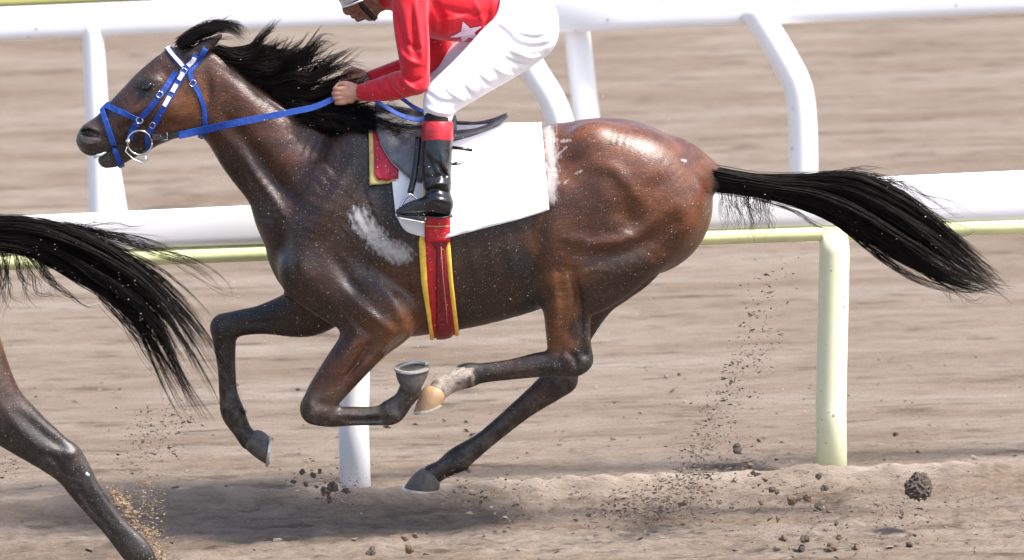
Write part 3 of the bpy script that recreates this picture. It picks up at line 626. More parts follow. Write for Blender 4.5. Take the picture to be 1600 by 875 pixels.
# eyes, teeth
for s in (-1, 1):
    c = P(232, 130, 0); yy = HF.side_y(c[0], c[2], 0, s); c[1] = yy-s*.003
    a = np.linspace(0, math.pi, 9); b = np.linspace(0, 2*math.pi, 16, endpoint=False)
    e1 = np.array([.86, 0, .5]); e2 = np.array([-.5, 0, .86]); V = [[c+(.026*math.cos(u)*e1+.0145*math.sin(u)*e2)*math.sin(t)+np.array([0, .014*math.cos(t), 0]) for u in b] for t in a]
    v, f = loft([np.array(r) for r in V]); arr_obj('eye', v, f, M['eye'], horse)
v, f = tube([P(147, 246, -.028), P(153, 243, -.036), P(160, 241, -.040)], [.005, .007, .005], 10); arr_obj('teeth', v, f, M['foam'], horse)

# hair ----------------------------------------------------------------------------
def strands(groups, seed, npts=14, y_is_world=False):
    """groups: (guide [(px,py,y)...], count, root spread px, tip spread px, thickness m, wave) -> one hair mesh"""
    r = np.random.default_rng(seed); Vs = []; Fs = []; base = 0
    for guide, cnt, rs, ts, th, wave in groups:
        g = catmull(np.array([P(a, b, y) for a, b, y in guide]), 8); L_ = np.r_[0, np.cumsum(np.linalg.norm(np.diff(g, axis=0), axis=1))]
        t = np.linspace(0, 1, npts)
        ln = 1-.62*r.random(cnt)**1.35
        tt = t[None, :]*ln[:, None]*L_[-1]
        path = np.stack([np.interp(tt, L_, g[:, i]) for i in range(3)], -1)
        o1 = r.normal(size=(cnt, 3))*np.array([1, .6, 1])*rs/SC; o2 = r.normal(size=(cnt, 3))*np.array([1, .8, 1])*ts/SC
        ncl = max(3, cnt//24); cl = r.integers(0, ncl, cnt); cc = r.normal(size=(ncl, 3))*np.array([1, .8, 1])*ts/SC; o2 = .20*o2+1.0*cc[cl]
        k = (t**1.25)[None, :, None]
        path = path+o1[:, None]*(1-k)+o2[:, None]*k
        ph = r.random((ncl, 3))*6.28; fr = 4+5*r.random((ncl, 1))
        w_ = wave/SC*np.sin(fr[cl][:, :, None]*t[None, :, None]*1.6+ph[cl][:, None, :]+r.normal(size=(cnt, 1, 3))*.25)*k
        path = path+w_*np.array([1, .6, 1])
        rad = th*(.55+.9*r.random((cnt, 1)))*np.clip(1.12-t**2.5, .10, 1)[None, :]
        tan = np.gradient(path, axis=1); tan /= np.maximum(np.linalg.norm(tan, axis=2, keepdims=True), 1e-9)
        u = np.cross(tan, np.array([0, 1.0, .2])); u /= np.maximum(np.linalg.norm(u, axis=2, keepdims=True), 1e-9); v = np.cross(tan, u)
        ring = np.stack([path+rad[..., None]*(math.cos(q)*u+math.sin(q)*v) for q in (0, 2.094, 4.189)], 2)      # cnt,npts,3,3
        idx = base+np.arange(cnt*npts*3).reshape(cnt, npts, 3)
        for j in range(3):
            k2 = (j+1) % 3; Fs.append(np.stack([idx[:, :-1, j], idx[:, :-1, k2], idx[:, 1:, k2], idx[:, 1:, j]], -1).reshape(-1, 4))
        Vs.append(ring.reshape(-1, 3)); base += cnt*npts*3
    return np.vstack(Vs), np.vstack(Fs)
def hair(name, groups, seed, parent, material=None):
    v, f = strands(groups, seed); return arr_obj(name, v, f, material or M['hair'], parent)
T_ = .00105
def locks(top, bot, n, cnt, yc, spread, seed, lmin=.72, lmax=1.1, amp=6.0, th=1.1, sway=.05):
    """many separate wavy locks filling the band between two traced edges, of uneven length"""
    r = np.random.default_rng(seed); out = []; k = len(top); sv = np.linspace(0, 1, k)
    for i in range(n):
        u0 = (i+r.random())/n; u1 = np.clip(u0+r.normal()*.10, -.08, 1.08); u = u0+(u1-u0)*sv
        g = top*(1-u)[:, None]+bot*u[:, None]
        d = np.gradient(g, axis=0); d /= np.linalg.norm(d, axis=1)[:, None]; nn = np.stack([-d[:, 1], d[:, 0]], 1)
        g = g+nn*(amp*np.sin(sv*r.uniform(4, 9)+r.random()*6.28)*sv**1.2)[:, None]+nn*(r.normal()*amp*1.2*np.clip(sv-.7, 0, 1)*3)[:, None]
        L_ = r.uniform(lmin, lmax); t = np.clip(sv*L_, 0, None)
        end = g[-1]+(g[-1]-g[-2])*np.clip(t-1, 0, 1)[:, None]*(k-1)
        gg = np.stack([np.interp(np.minimum(t, 1), sv, g[:, j]) for j in (0, 1)], 1)+np.where((t > 1)[:, None], end-g[-1], 0)
        y0 = yc+r.normal()*.02; y1 = yc+r.normal()*sway
        out.append(([(a, b, y0+(y1-y0)*q) for (a, b), q in zip(gg, sv)], cnt, 3.5, spread, T_*th, 2.5))
    return out
tail = []
tail += locks(np.array([(1116, 267), (1200, 280), (1272, 274), (1335, 271), (1402, 295), (1466, 340), (1518, 392), (1552, 428)], float),
              np.array([(1114, 293), (1190, 303), (1255, 320), (1312, 346), (1372, 390), (1430, 426), (1484, 448), (1530, 452)], float), 50, 105, 0, 4.5, 71, .70, 1.18, 5)
tail += [([(1330, 270, 0), (1400, 283, 0), (1450, 305, .02), (1500, 330, .03), (1540, 328, .03)], 26, 3, 14, T_*.8, 8), ([(1300, 272, 0), (1350, 265, 0), (1395, 268, .0), (1430, 258, 0)], 12, 2, 6, T_*.7, 4),
         ([(1420, 320, 0), (1470, 345, 0), (1510, 362, 0), (1545, 350, 0)], 22, 5, 9, T_*.8, 6), ([(1440, 420, 0), (1500, 452, 0), (1540, 450, 0), (1566, 436, 0)], 40, 6, 9, T_*.8, 7), ([(1400, 390, 0), (1480, 425, 0), (1530, 440, 0), (1560, 420, 0)], 40, 8, 9, T_*.8, 7),
         ([(1180, 310, -.03), (1240, 330, -.04), (1275, 352, -.04), (1302, 358, -.04), (1308, 345, -.03), (1290, 335, -.02)], 16, 2, 2.5, T_*.9, 1)]
for i in range(9):
    x = 1128+i*8.5; tail.append(([(x, 294, -.02), (x+4, 318, -.03), (x+6+i*.8, 345, -.035), (x+2+i*1.5, 372+random.uniform(-12, 18), -.04)], 16, 3.5, 6.5, T_*.8, 6))
hair('tail', tail, 3, horse)
mane = []
rm = np.random.default_rng(73)
for i in range(64):           # mane lifted off the crest by the wind, lock by lock
    u = (i+.5)/64; x0, y0 = np.interp(u, [0, .3, .6, 1], [334, 385, 440, 508]), np.interp(u, [0, .3, .6, 1], [76, 112, 152, 194])
    ln = rm.uniform(85, 150)*(1 if u < .75 else .8); lift = np.interp(u, [0, .35, .7, 1], [-26, -34, -26, 0])+rm.normal()*13; yb = rm.uniform(-.07, .05); w1, w2 = rm.normal(size=2)*5
    mane.append(([(x0, y0, yb*.4), (x0+ln*.22, y0+lift*.10+9, yb*.8), (x0+ln*.48, y0+lift*.30+9+w1, yb*1.1), (x0+ln*.76, y0+lift*.62+5-w1+w2, yb*1.3), (x0+ln, y0+lift*1.05-w2, yb*1.4)], 78, 5, 4.2, T_, 3))
mane += [([(352, 84, 0), (385, 78, -.02), (410, 58, -.02), (431, 32, -.01)], 70, 6, 4, T_, 3), ([(360, 86, 0), (395, 74, .02), (418, 52, .02), (434, 44, .02)], 40, 5, 4, T_*.9, 3),
         ([(440, 110, 0), (475, 92, 0), (500, 68, -.02), (528, 64, -.02)], 60, 9, 10, T_*.9, 6), ([(470, 125, 0), (510, 108, 0), (540, 100, 0), (566, 104, 0)], 60, 10, 10, T_*.9, 8)]
for i in range(11):           # the lower mane lying along the base of the neck and withers
    u = i/10; x0, y0 = 470+u*120, 178+u*26; mane.append(([(x0, y0, -.04), (x0+22, y0+2, -.085), (x0+50, y0+10, -.12), (x0+78, y0+14-4*u, -.14)], 210, 9, 10, T_, 4))
for i in range(8):
    u = i/7; x0, y0 = 500+u*105, 193+u*8; mane.append(([(x0, y0, 0), (x0+25, y0-14, -.03), (x0+52, y0-17, -.05), (x0+84, y0-8, -.05)], 70, 7, 8, T_*.9, 6))
hair('mane', mane, 5, horse)
hair('forelock', [([(282, 68, -.02+.02*i), (306, 52-i, -.03+.025*i), (335, 42-i*2, -.03+.025*i), (362, 38+i*2, -.03+.02*i), (383, 52+i*2, -.03+.02*i)], 110, 4, 5, T_, 4) for i in range(4)]
     + [([(284, 72, -.05+.03*i), (312, 60-i, -.07+.04*i), (340, 51-i, -.07+.04*i), (362, 50, -.06+.03*i), (380, 62, -.05+.03*i)], 45, 4, 7, T_, 4) for i in range(3)]
     + [([(300, 62, 0), (335, 46, 0), (358, 36, 0), (372, 34, 0)], 40, 4, 7, T_*.8, 4)], 6, horse)
hair('fetlock_hair', [([(374, 640, .15), (382, 646, .15), (389, 644, .15)], 26, 4, 3, T_*.8, 1)], 8, horse)
hair('fetlock_hair', [([(728, 730, .14), (736, 735, .14), (741, 734, .14)], 24, 4, 3, T_*.8, 1)], 9, horse)

# ------------------------------------------------------------------ tack on the horse
def snap(p, off=.004, it=6, fld=None):
    fld = fld or HF; p = np.array(p, float)
    for _ in range(it):
        g = fld.grad(p); p = p-(fld.sample(p)-off)[..., None]*g if p.ndim > 1 else p-(fld.sample(p)-off)*g
    return p
def on_head(pts, off=.004, sub=6, sign=-1):
    q = catmull(np.array(pts, float), sub); out = []
    for a, b in q:
        w = P(a, b, 0); y = HF.side_y(w[0], w[2], 0, sign)
        if y is not None: w = P(a, b, y); y = HF.side_y(w[0], w[2], 0, sign) or y      # allow for the surface lying nearer than the midline
        w[1] = y if y is not None else sign*.004
        out.append(w)
    return snap(np.array(out), off)
def flip(p): return p*np.array([1, -1, 1])
def strap(name, pts, width, m, parent, over=False, copy=False, off=.005, thick=.004):
    p = on_head(pts, off)
    if over:
        c = (p[-1]+flip(p[-1]))/2; c = snap(c[None], off)
        p = np.vstack([p, c, flip(p)[::-1]])
    width *= 1.25; v, f = ribbon(p, HF.grad(p), width/SC, thick); o = arr_obj(name, v, f, m, parent, smooth=False)
    if copy:
        q = flip(p); v, f = ribbon(q, HF.grad(q), width/SC, thick); arr_obj(name, v, f, m, parent, smooth=False)
    return o
def ring_at(name, c, e1, e2, R, r, m, parent, a0=0, a1=2*math.pi, n=28):
    a = np.linspace(a0, a1, n); q = c+R*(np.cos(a)[:, None]*e1+np.sin(a)[:, None]*e2)
    v, f = tube(q, r, 8); return arr_obj(name, v, f, m, parent)
EX, EZ = np.array([1.0, 0, 0]), np.array([0, 0, 1.0])
bri = empty('bridle', P(240, 190, 0), 'blue and white webbing bridle with steel bit ring on the bay horse', 'bridle')
brow = strap('browband', [(291, 110), (280, 98), (268, 84), (260, 74)], 7, M['blue'], bri, over=True); 
strap('white_stripe', [(286, 104), (277, 94), (267, 83), (261, 75)], 4.2, M['white_web'], brow, over=True, off=.0085, thick=.003)
strap('headpiece', [(297, 112), (306, 98), (316, 84), (321, 76)], 7.5, M['blue'], bri, over=True)
chk = strap('cheekpiece', [(306, 86), (288, 113), (268, 147), (250, 178), (239, 198), (232, 212), (232, 230)], 8, M['blue'], bri, copy=True, off=.006)
for a, b in (((304, 89), (294, 104)), ((287, 114), (280, 125)), ((276, 132), (269, 144)), ((265, 151), (257, 165))):
    strap('white_stripe', [a, b], 5.6, M['white_web'], chk, off=.010, thick=.003)
for a, b in ((240, 194), (288, 112), (302, 130), (251, 148)):
    c = on_head([(a-1, b), (a, b), (a+1, b)], .011)[2]; nn = HF.grad(c[None])[0]; e1 = np.cross(nn, EZ); e1 /= np.linalg.norm(e1); e2 = np.cross(nn, e1)
    th = .9; e1, e2 = e1*math.cos(th)+e2*math.sin(th), e2*math.cos(th)-e1*math.sin(th)
    sq = np.array([(-1, -.8), (0, -.85), (1, -.8), (1.02, 0), (1, .8), (0, .85), (-1, .8), (-1.02, 0), (-1, -.8), (0, -.85)])*.012
    v, f = tube(c+sq[:, :1]*e1+sq[:, 1:]*e2, .0016, 6); arr_obj('buckle', v, f, M['steel'], bri)
strap('throatlatch', [(296, 110), (300, 125), (309, 143), (316, 163), (320, 185), (322, 202), (318, 210)], 6.5, M['blue'], bri, over=True)
strap('noseband', [(276, 113), (264, 131), (250, 150), (235, 168), (220, 184)], 7.5, M['blue'], bri, copy=True, off=.007)
strap('noseband', [(218, 186), (200, 179), (182, 172), (164, 165), (160, 166)], 7, M['blue'], bri, over=True, off=.007)
strap('chin_strap', [(161, 170), (166, 188), (173, 210), (180, 232), (186, 250), (187, 256)], 7, M['blue'], bri, over=True, off=.009)
strap('bit_strap', [(219, 186), (212, 195), (206, 206), (202, 217)], 8, M['blue'], bri, copy=True, off=.008)
for s in (-1, 1):
    c = on_head([(220, 186), (219, 186)], .010, sign=s)[-1]; ring_at('strap_ring', c, EX, EZ, .013, .0022, M['steel'], bri)
    c = on_head([(221, 220), (220, 220)], .016, sign=s)[-1]; c[1] -= .0
    ring_at('bit_ring', c, EX*.98, EZ+np.array([0, s*.12, 0]), .051, .0042, M['steel'], bri)
    v, f = tube(np.array([c+np.array(d) for d in ((-.052, 0, -.015), (-.06, 0, -.035), (-.03, s*.006, -.065), (.004, s*.008, -.082), (.022, s*.006, -.08), (.022, s*.004, -.055))]), .003, 8); arr_obj('bit_shank', v, f, M['steel'], bri)
    cs = c+np.array([-.047, s*.003, .008]); a = np.linspace(0, math.pi, 8)
    v, f = loft([np.array([cs+.012*np.array([math.sin(t)*math.cos(u), math.cos(t), math.sin(t)*math.sin(u)]) for u in np.linspace(0, 6.283, 12, endpoint=False)]) for t in a]); arr_obj('bit_boss', v, f, M['steel'], bri)
# reins: black leather billet buckled to the ring, then blue webbing back to the hand
def free_ribbon(name, pts, w, m, parent, thick=.004, nrm=(0, -1, .15)):
    q = catmull(np.array([P(a, b, y) for a, b, y in pts]), 8); v, f = ribbon(q, np.tile(np.array(nrm, float), (len(q), 1)), w, thick); return arr_obj(name, v, f, m, parent, smooth=False)
bx = HF.side_y(*P(285, 209, -.06)[[0, 2]], 0, -1) or -.07
free_ribbon('rein_billet', [(238, 214, -.085), (255, 213, bx-.016), (270, 212, bx-.018), (283, 209, bx-.018)], 10/SC, M['leather'], bri)
c = P(256, 213, bx-.022); sq = np.array([(-1, -1), (0, -1.05), (1, -1), (1, 0), (1, 1), (0, 1.05), (-1, 1), (-1, 0), (-1, -1), (0, -1.05)])*.014
v, f = tube(c+sq[:, :1]*EX+sq[:, 1:]*EZ, .002, 6); arr_obj('buckle', v, f, M['steel'], bri)
free_ribbon('rein', [(279, 211, bx-.022), (310, 205, bx-.03), (360, 194, -.135), (410, 184, -.14), (460, 174, -.135), (492, 167, -.125), (520, 155, -.11), (545, 147, -.10)], [12.5/SC*(1-.35*t) for t in np.linspace(0, 1, 57)], M['blue'], bri)
free_ribbon('rein', [(240, 205, .08), (310, 195, .10), (400, 176, .14), (490, 158, .12), (540, 140, .10)], .026, M['blue'], bri, nrm=(0, 1, .15))
free_ribbon('rein', [(548, 150, -.085), (580, 154, -.10), (600, 166, -.11), (622, 178, -.12), (645, 186, -.13), (668, 187, -.12)], .020, M['blue'], bri, nrm=(.3, -.7, .6))
free_ribbon('rein', [(545, 135, .04), (590, 132, .02), (625, 152, 0), (645, 166, -.03), (665, 176, -.06)], .018, M['blue'], bri, nrm=(.3, -.7, .6))

# wrapped sheets: saddle cloth, pad, girth
ZC = P(700, 345, 0)[2]
def around(x, phi, off):
    """point of the horse's outer surface at station x, angle phi from straight up (negative = near side)"""
    x, phi, off = np.broadcast_arrays(x, phi, off); r = np.arange(.02, .6, .004)
    d = np.stack([np.zeros_like(phi), np.sin(phi), np.cos(phi)], -1); c = np.stack([x, np.zeros_like(x), np.full(x.shape, ZC)], -1)
    p = c[..., None, :]+d[..., None, :]*r[:, None]; D = HF.sample(p)
    inside = D < 0; k = np.argmax(~inside & (np.cumsum(~inside, -1) == 1), -1)         # first exit
    k = np.where(inside.all(-1), len(r)-1, np.maximum(k, 1))
    D0 = np.take_along_axis(D, (k-1)[..., None], -1)[..., 0]; D1 = np.take_along_axis(D, k[..., None], -1)[..., 0]
    rr = r[k-1]+(r[k]-r[k-1])*np.clip(-D0/np.maximum(D1-D0, 1e-6), 0, 1)
    return c+d*(rr+off)[..., None]
def phi_for(px, py, off):
    """angle at which the near surface is seen at (px,py)"""
    ph = -np.linspace(.03, 2.9, 140); x = np.full(140, P(px, py, -.25)[0]); q = around(x, ph, np.full(140, off))
    rel = q-CAM; loc = rel @ RMn; yy = H0/2+F*loc[:, 1]/loc[:, 2]
    k = int(np.argmin(np.abs(yy-py)+np.where(q[:, 2] < ZC-.38, 0, 0))); return ph[k]
def sheet(name, top_edge, bot_edge, n_u, n_v, off, m, parent, far_bot=1.5, thick=.005, ripple=0.0, flare=0.0, seed=1):
    """cloth laid over the back: bot_edge is its lower near edge as (px,py) points ordered along the horse; it hangs as far down the other side"""
    e = catmull(np.array(bot_edge, float), 6); L_ = np.r_[0, np.cumsum(np.hypot(*np.diff(e, axis=0).T))]
    u = np.linspace(0, L_[-1], n_u); ex = np.interp(u, L_, e[:, 0]); ey = np.interp(u, L_, e[:, 1])
    t = catmull(np.array(top_edge, float), 6); tl = np.linspace(0, 1, n_u); tx = np.interp(tl, np.linspace(0, 1, len(t)), t[:, 0])
    rows = []; pes = np.array([phi_for(ex[i], ey[i], off) for i in range(n_u)])
    if n_u > 30:
        for _ in range(3): pes[1:-1] = (pes[:-2]+pes[1:-1]+pes[2:])/3
    for i in range(n_u):
        pe = pes[i]; xe = P(ex[i], ey[i], -.25)[0]; xt = P(tx[i], 200, 0)[0]
        s = np.linspace(0, 1, n_v); ph = pe*s; x = xt+(xe-xt)*s**1.3
        o = off+flare*np.clip(s-.75, 0, 1)**1.5*8+ripple*vnoise(x*7, ph*2.2+seed, seed)*(.3+.7*s)+ripple*.5*vnoise(x*19, ph*4+seed, seed+1)*s
        near_ = around(x, ph, o); far_ = near_[1:]*np.array([1, -1, 1]); rows.append(np.vstack([far_[::-1], near_]))
    R = np.array(rows); a, b = R.shape[:2]; idx = np.arange(a*b).reshape(a, b)
    Fc = np.stack([idx[:-1, :-1], idx[:-1, 1:], idx[1:, 1:], idx[1:, :-1]], -1).reshape(-1, 4)
    o = arr_obj(name, R.reshape(-1, 3), Fc, m, parent); md = o.modifiers.new('thickness', 'SOLIDIFY'); md.thickness = thick; md.offset = 0
    return o, R
cl, CR = sheet('saddle_cloth', [(606, 205), (690, 205), (775, 205), (846, 205)], [(618, 330), (626, 350), (641, 364), (690, 371), (730, 363), (770, 353), (810, 343), (845, 333), (858, 328)], 60, 30, .016, M['cloth'], None, ripple=.010, flare=.014)
tag(cl, 'plain white saddle cloth hanging over the bay horse behind the boot', 'saddle cloth')
pad = empty('saddle_pad', P(600, 230, 0), 'dark red saddle pad with mustard edge showing in front of the saddle', 'saddle pad')
sheet('pad_edging', [(578, 215), (600, 210), (626, 208)], [(577, 289), (595, 288), (610, 285), (622, 283)], 14, 22, .012, M['pad_edge'], pad)
sheet('pad_panel', [(584, 214), (605, 210), (626, 208)], [(585, 270), (590, 281), (600, 282), (622, 279)], 14, 22, .019, M['pad_red'], pad)
# girth
gir = empty('girth', P(685, 520, 0), 'red girth strap with yellow edges round the belly of the bay horse', 'girth')
def girth_band(name, left, right, off, m, thick=.005, n_v=70, nx=6, p0=.9):
    """band round the barrel between two traced edges given as (py, px) tables"""
    ph = -np.linspace(p0, math.pi, n_v); rows = []
    for j in range(nx):
        w = j/(nx-1)
        q = around(np.full(n_v, P(684, 430, -.25)[0]), ph, np.full(n_v, off)); rel = q-CAM; loc = rel @ RMn; yy = H0/2+F*loc[:, 1]/loc[:, 2]
        yy = np.maximum.accumulate(yy); L_ = np.array(left, float); R_ = np.array(right, float)
        pxs = np.interp(yy, L_[:, 0], L_[:, 1])*(1-w)+np.interp(yy, R_[:, 0], R_[:, 1])*w
        x = np.array([P(a, b, c)[0] for a, b, c in zip(pxs, yy, q[:, 1])]); bulge = off+.004*math.sin(math.pi*w)
        near_ = around(x, ph, np.full(n_v, bulge)); rows.append(np.vstack([near_, near_[:-1][::-1]*np.array([1, -1, 1])]))
    R = np.array(rows); a, b = R.shape[:2]; idx = np.arange(a*b).reshape(a, b)
    Fc = np.stack([idx[:-1, :-1], idx[1:, :-1], idx[1:, 1:], idx[:-1, 1:]], -1).reshape(-1, 4)
    o = arr_obj(name, R.reshape(-1, 3), Fc, m, gir); md = o.modifiers.new('thickness', 'SOLIDIFY'); md.thickness = thick; md.offset = 0; return o
girth_band('yellow_edge', [(340, 662), (380, 655), (440, 659), (505, 670), (525, 673)], [(340, 668), (380, 664), (440, 667), (505, 674), (525, 677)], .016, M['yellow'], .010)
girth_band('yellow_edge', [(340, 690), (372, 695), (440, 702), (512, 711), (525, 712)], [(340, 697), (372, 702), (440, 707), (512, 715), (525, 716)], .016, M['yellow'], .010)
girth_band('band', [(340, 664), (380, 662), (440, 665), (505, 673), (525, 675)], [(340, 694), (372, 699), (440, 705), (512, 713), (525, 714)], .014, M['girth_red'], .006)
girth_band('girth_strap', [(340, 664), (372, 668), (390, 682), (440, 681), (512, 681), (525, 682)], [(340, 703), (370, 703), (390, 696), (440, 700), (512, 706), (525, 706)], .023, M['girth_dark'], .005)
girth_band('girth_tab', [(330, 663), (350, 664), (372, 667)], [(330, 703), (350, 703), (372, 703)], .030, M['girth_red'], .004, 40, 5) if False else None
# top of the girth straps: brighter red tab below the boot
tb = np.array([[P(664+(703-664)*i/5, 334+44*j/8, -.325+.012*abs(i-2.5)/2.5+.004*j/8) for j in range(9)] for i in range(6)])
idx = np.arange(54).reshape(6, 9); Fc = np.stack([idx[:-1, :-1], idx[1:, :-1], idx[1:, 1:], idx[:-1, 1:]], -1).reshape(-1, 4)
o = arr_obj('strap_tab', tb.reshape(-1, 3), Fc, M['girth_red'], gir); o.modifiers.new('thickness', 'SOLIDIFY').thickness = .006
v, f = tube(np.array([P(665, 353, -.334), P(684, 354, -.342), P(702, 353, -.334)]), .002, 6); arr_obj('seam', v, f, M['pad_edge'], o)
v, f = tube(np.array([P(689, 385, -.325), P(692, 430, -.33), P(697, 480, -.30), P(699, 505, -.26)]), .0012, 6); arr_obj('stitch_line', v, f, mat('pink_thread', (.42, .16, .17), rough=.6), gir)

# saddle: light racing saddle of grey-black leather
sad = empty('racing_saddle', P(680, 205, 0), 'small grey-black leather racing saddle with upturned cantle under the jockey', 'saddle')
def saddle_shell():
    xs = np.linspace(0, 1, 26); rows = []
    for t in xs:
        px = 587+(712-587)*t; x = P(px, 205, 0)[0]
        top = np.interp(t, [0, .12, .5, 1], [.035, .026, .018, .030])      # lift of the ridge line off the back
        hang = np.interp(t, [0, .06, .2, .4, .55, .62, .8, 1], [.20, .40, .60, .80, .88, .82, .42, .20])    # how far it comes down the side (angle)
        ph = np.linspace(-hang, hang, 25); q = around(np.full(25, x), ph, np.full(25, .026))
        q[:, 2] += top*np.cos(ph/hang*math.pi/2)**.6
        rows.append(q)
    R = np.array(rows); a, b = R.shape[:2]; idx = np.arange(a*b).reshape(a, b)
    Fc = np.stack([idx[:-1, :-1], idx[:-1, 1:], idx[1:, 1:], idx[1:, :-1]], -1).reshape(-1, 4)
    o = arr_obj('seat', R.reshape(-1, 3), Fc, M['grey_leather'], sad); o.modifiers.new('thickness', 'SOLIDIFY').thickness = .010
    for s in (0, -1):
        v, f = tube(R[:, s], .0045, 6); arr_obj('welt', v, f, M['welt'], o)
saddle_shell()
for s in (-1, 1):
    q = np.array([P(a, b, -y) for a, b, y in ((704, 213, .13), (722, 210, .11), (745, 206, .08), (768, 197, .05), (783, 188, .03), (793, 182, .02))]); q[:, 1] *= -s if s > 0 else 1
    if s > 0: q[:, 1] = np.abs(q[:, 1])
    q = catmull(q, 5); v, f = ribbon(q, np.tile(np.array([-.1, s*.8, .6]), (len(q), 1)), np.linspace(.046, .012, len(q)), .014); arr_obj('cantle', v, f, M['grey_leather'], sad)
    def pt(a, b, y):
        p = P(a, b, -y); p[1] *= -s; return p
    q = catmull(np.array([pt(654, 214, .25), pt(651, 250, .285), pt(646, 280, .31), pt(641, 302, .325)]), 5)
    v, f = ribbon(q, np.tile(np.array([0, s, .2]), (len(q), 1)), .026, .006); arr_obj('stirrup_leather', v, f, M['leather'], sad)
    # stirrup iron: arch over the foot and a tread below it
    st = np.array([pt(641, 303, .33), pt(632, 312, .328), pt(625, 326, .335), pt(620, 337, .35), pt(640, 341, .35), pt(661, 345, .35), pt(664, 338, .35), pt(657, 322, .335), pt(650, 310, .33), pt(641, 303, .33)])
    v, f = tube(catmull(st, 4), .0055, 8); si = arr_obj('stirrup_iron', v, f, M['steel'], sad)
    tr = np.array([pt(620, 337, .385), pt(642, 341, .385), pt(664, 345, .385)]); v, f = ribbon(catmull(tr, 4), np.tile(EZ, (9, 1)), .085, .006); arr_obj('tread', v, f, M['steel'], si)
    q = np.array([pt(704, 230, .265), pt(722, 232, .262), pt(738, 235, .26)]); v, f = ribbon(q, np.tile(np.array([0, s, .3]), (3, 1)), .013, .006); arr_obj('keeper_strap', v, f, M['leather'], sad)
    v, f = ribbon(np.array([pt(706, 257, .285), pt(716, 255, .285), pt(727, 252, .285)]), np.tile(np.array([0, s, .3]), (3, 1)), [.010, .018, .008], .006); arr_obj('girth_buckle', v, f, M['steel'], sad)

# ------------------------------------------------------------------ the jockey
jk = empty('person', P(760, 110, 0), 'jockey in red shirt with white star and white breeches crouched over the saddle', 'person')
def jp(px, py, y): return P(px, py, y)
def mir(pts): return [p*np.array([1, -1, 1]) for p in pts]
THIGH = ([(822, 48, -.09), (790, 75, -.13), (745, 112, -.20), (708, 140, -.245), (690, 157, -.265), (684, 188, -.285)], [.132, .121, .096, .082, .073, .052])
SHIN = ([(684, 185, -.285), (683, 250, -.315), (684, 305, -.345), (690, 318, -.35)], [.045, .05, .035, .03])
ARM = ([(640, -24, -.18), (641, 40, -.235), (647, 92, -.262), (650, 126, -.265)], [.078, .067, .060, .052])
FORE = ([(649, 126, -.262), (616, 135, -.205), (588, 141, -.155), (563, 145, -.115)], [.054, .056, .045, .034])
FARM = ([(640, -24, .18), (665, 20, .24), (684, 62, .255), (690, 88, .25)], [.078, .066, .058, .050]); FFORE = ([(690, 88, .25), (650, 102, .2), (605, 116, .14), (575, 124, .10)], [.050, .048, .040, .031])
def w3(c): return [jp(*p) for p in c[0]], c[1]
JT = [(795, 25, 50, 0, .155), (760, 14, 52, 0, .15), (725, 5, 60, 0, .165), (685, -8, 66, 0, .185), (640, -32, 50, 0, .185), (618, -38, 34, 0, .13)]
jlo, jhi = P(480, 380, 0), P(890, -140, 0)
def jfield(h, lo=None, hi=None): return Field(lo if lo is not None else (jlo[0], -.46, jlo[2]), hi if hi is not None else (jhi[0], .46, jhi[2]), h)
# body: head, neck, trunk, limbs and hands as one surface
B = jfield(.0050)
B.chain([(a, b, r-15, y, rl-.045) for a, b, r, y, rl in JT], .03)
for c, s in (((THIGH[0][1:], THIGH[1][1:]), 1), (SHIN, 1), (ARM, 0), (FORE, 0), (FARM, 0), (FFORE, 0)):
    p, r = w3(c); r = [max(q-.024, .018) for q in r]; B.chain3(p, r, .02)
    if s: B.chain3(mir(p), r, .02)
B.chain([(625, -22, 24, 0, .065), (603, -6, 21, 0, .055), (585, -8, 22, 0, .055)], .03)                       # neck
B.chain([(552, -34, 37, 0, .074), (560, -22, 38, 0, .076)], .03)                                              # skull
B.chain([(553, -6, 20, 0, .058), (567, 6, 17, 0, .048), (578, 22, 10.5, 0, .028)], .016)                         # face to chin
B.chain([(590, 8, 10, 0, .050), (580, 20, 9, 0, .040)], .02)                                                   # jaw
B.chain([(538, -2, 7, 0, .014), (541, 10, 7, 0, .014), (542, 18, 5.5, 0, .015), (549, 18, 5, 0, .020)], .008)                          # nose
B.chain([(552, 25, 4.4, 0, .020), (557, 23, 5, 0, .024)], .004); B.chain([(559, 30, 4.4, 0, .020), (566, 27, 5, 0, .022)], .004)  # lips
for s in (-1, 1): B.chain([(583, -8, 9, s*.075, .012), (588, 2, 6, s*.072, .010)], .008)                       # ears
def fist(wr, flipy=False):
    q = lambda a, b, y: (P(a, b, -.09)*np.array([1, 0, 1])+np.array([0, y, 0])+wr)
    mk = (lambda l: mir(l)) if flipy else (lambda l: l)
    B.chain3(mk([q(566, 145, -.115), q(554, 145, -.108), q(541, 146, -.105)]), [.026, .027, .026], .010)
    B.chain3(mk([q(548, 137, -.108), q(538, 140, -.112)]), [.018, .014], .008); B.chain3(mk([q(548, 154, -.108), q(538, 154, -.112)]), [.018, .014], .008)
    for i in range(4):
        yy = 136+7.2*i; ln = [0, 2, 1.5, -2][i]
        B.chain3(mk([q(540, yy, -.118), q(529-ln, yy+1, -.120), q(523-ln, yy+2, -.100), q(528-ln, yy+3, -.082), q(537, yy+3, -.080)]), [.0105, .0100, .0090, .0085, .0075], .0035)
    B.chain3(mk([q(556, 136, -.100), q(545, 131, -.100), q(535, 130, -.098), q(527, 133, -.095)]), [.014, .0125, .0105, .0085], .006)
fist(np.zeros(3)); fist(P(578, 124, .10)*np.array([1, 0, 1])-P(566, 145, -.09)*np.array([1, 0, 1]), True)
pos, Q = B.mesh(2); px_, py_ = to_px(pos[:, 0], pos[:, 2])
